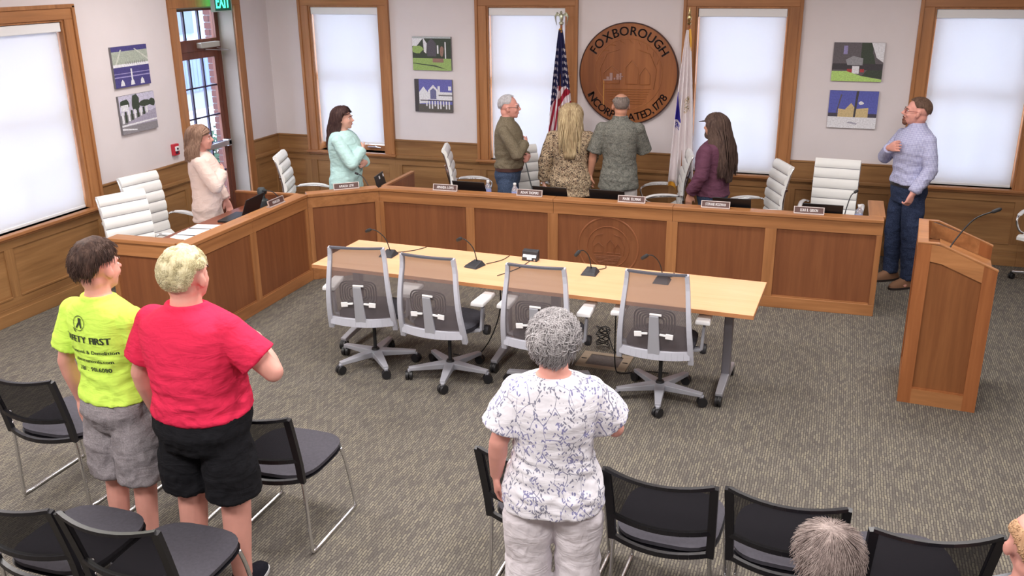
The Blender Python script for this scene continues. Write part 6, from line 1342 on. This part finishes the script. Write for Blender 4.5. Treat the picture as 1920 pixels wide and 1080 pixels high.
def flag(name, label, x, y, m, ztop, zbot, l1, r1, finial, fringe):
    t = thing(name, label, 'flag', (x, y, 0), 0, None); h = ztop + .02
    g = MB(); g.lathe([(.13, 0), (.13, .02), (.05, .05), (.025, .08), (.02, .12)], n=28); g.obj('stand', brass, t, smooth='auto')
    g = MB(); g.lathe([(.013, .05), (.013, h)], n=12); g.obj('pole', wood('pole_oak_' + name, lin((120, 70, 40)), lin((150, 90, 52)), lin((170, 110, 66)), 'z'), t, smooth='auto')
    NR, NC = 70, 90; vs = []; fs = []; uv = []
    for i in range(NR + 1):
        v = i / NR; z = ztop - .03 - (ztop - zbot - .03) * v; e = v ** .8; xl, xr = -.020 + (l1 + .02) * e, .020 + (r1 - .02) * e; w = xr - xl
        for j in range(NC + 1):
            s = j / NC; fold = sin(s * 2 * pi * 3.5 + .8 * sin(v * 3)); xx = xl + w * (s + .045 * sin(s * 2 * pi * 3.5 + 1.2)); yy = -.022 - (.018 + .10 * w) * fold * (.35 + .65 * min(1, v * 3)) - .02 * sin(s * pi)
            zz = z + (.05 * v * (s - .5) if i == NR else 0) + .03 * v * sin(s * 9 + 1); vs.append((xx, yy, zz)); uv.append((s, v))
    for i in range(NR):
        for j in range(NC): a = i * (NC + 1) + j; fs.append((a, a + 1, a + NC + 2, a + NC + 1))
    g = MB(); g.add(vs, fs); o = g.obj('flag_cloth', m, t, smooth=True); ul = o.data.uv_layers.new(name='UVMap')
    for lp_ in o.data.loops: ul.data[lp_.index].uv = uv[lp_.vertex_index]
    md = o.modifiers.new('thick', 'SOLIDIFY'); md.thickness = .002
    if fringe:
        g = MB(); b0 = NR * (NC + 1)
        for j in range(NC):
            if 30 < j < 74: continue
            p, q = Vector(vs[b0 + j]), Vector(vs[b0 + j + 1]); g.add([p, q, q + Vector((0, -.003, -.045)), p + Vector((0, -.003, -.045))], [(0, 1, 2, 3)])
        g.tube([(.016, -.03, ztop - .02), (.03, -.035, ztop - .12), (.038, -.035, ztop - .24)], [.012, .014, .006], 8); g.obj('fringe', gold, t)
    else:
        g = MB(); g.tube([(.0, -.05, 1.40), (.005, -.055, 1.34), (.0, -.052, 1.27)], [.012, .02, .006], 8); g.tube([(-.01, -.02, ztop - .02), (.012, -.03, ztop - .06)], .014, 8); g.obj('tassel', gold, t, smooth=True)
    finial(t, h)
def eagle(t, h):
    g = MB(); g.lathe([(.02, 0), (.028, .02), (.012, .035)], (0, 0, h), 12); g.ell((0, 0, h + .075), (.024, .02, .045), 12); g.ell((0, -.012, h + .125), (.015, .018, .017), 10); g.tube([(0, -.025, h + .124), (0, -.042, h + .116)], [.007, .002], 6); b = g.obj('eagle', mat('eagle_silver_gilt', lin((196, 200, 178)), .28, .8), t, smooth=True)
    for sx in (-1, 1):
        g = MB()
        for k in range(6): a = .12 * k; g.tube([(sx * .018, .004, h + .10), (sx * (.05 + .004 * k), .008, h + .125 - .008 * k), (sx * (.085 - .006 * k), .01, h + .075 - .016 * k)], [.012, .013, .003], 6, flat=.5)
        g.obj('wing', bpy.data.materials['eagle_silver_gilt'], b, smooth=True)
def spear(t, h):
    MB().lathe([(.016, 0), (.024, .015), (.01, .03), (.022, .055), (.024, .075), (.012, .10), (.016, .115), (.004, .17)], (0, 0, h), 14).obj('finial', brass, t, smooth='auto')
flag('national_flag', 'furled stars and stripes flag on a pole topped by an eagle', -2.85, 9.86, us_flag_mat(), 2.33, .80, -.17, .20, eagle, False)
flag('state_flag', 'furled white state flag with blue shield and gold fringe', -1.50, 9.90, state_flag_mat(), 2.34, .72, -.15, .14, spear, True)
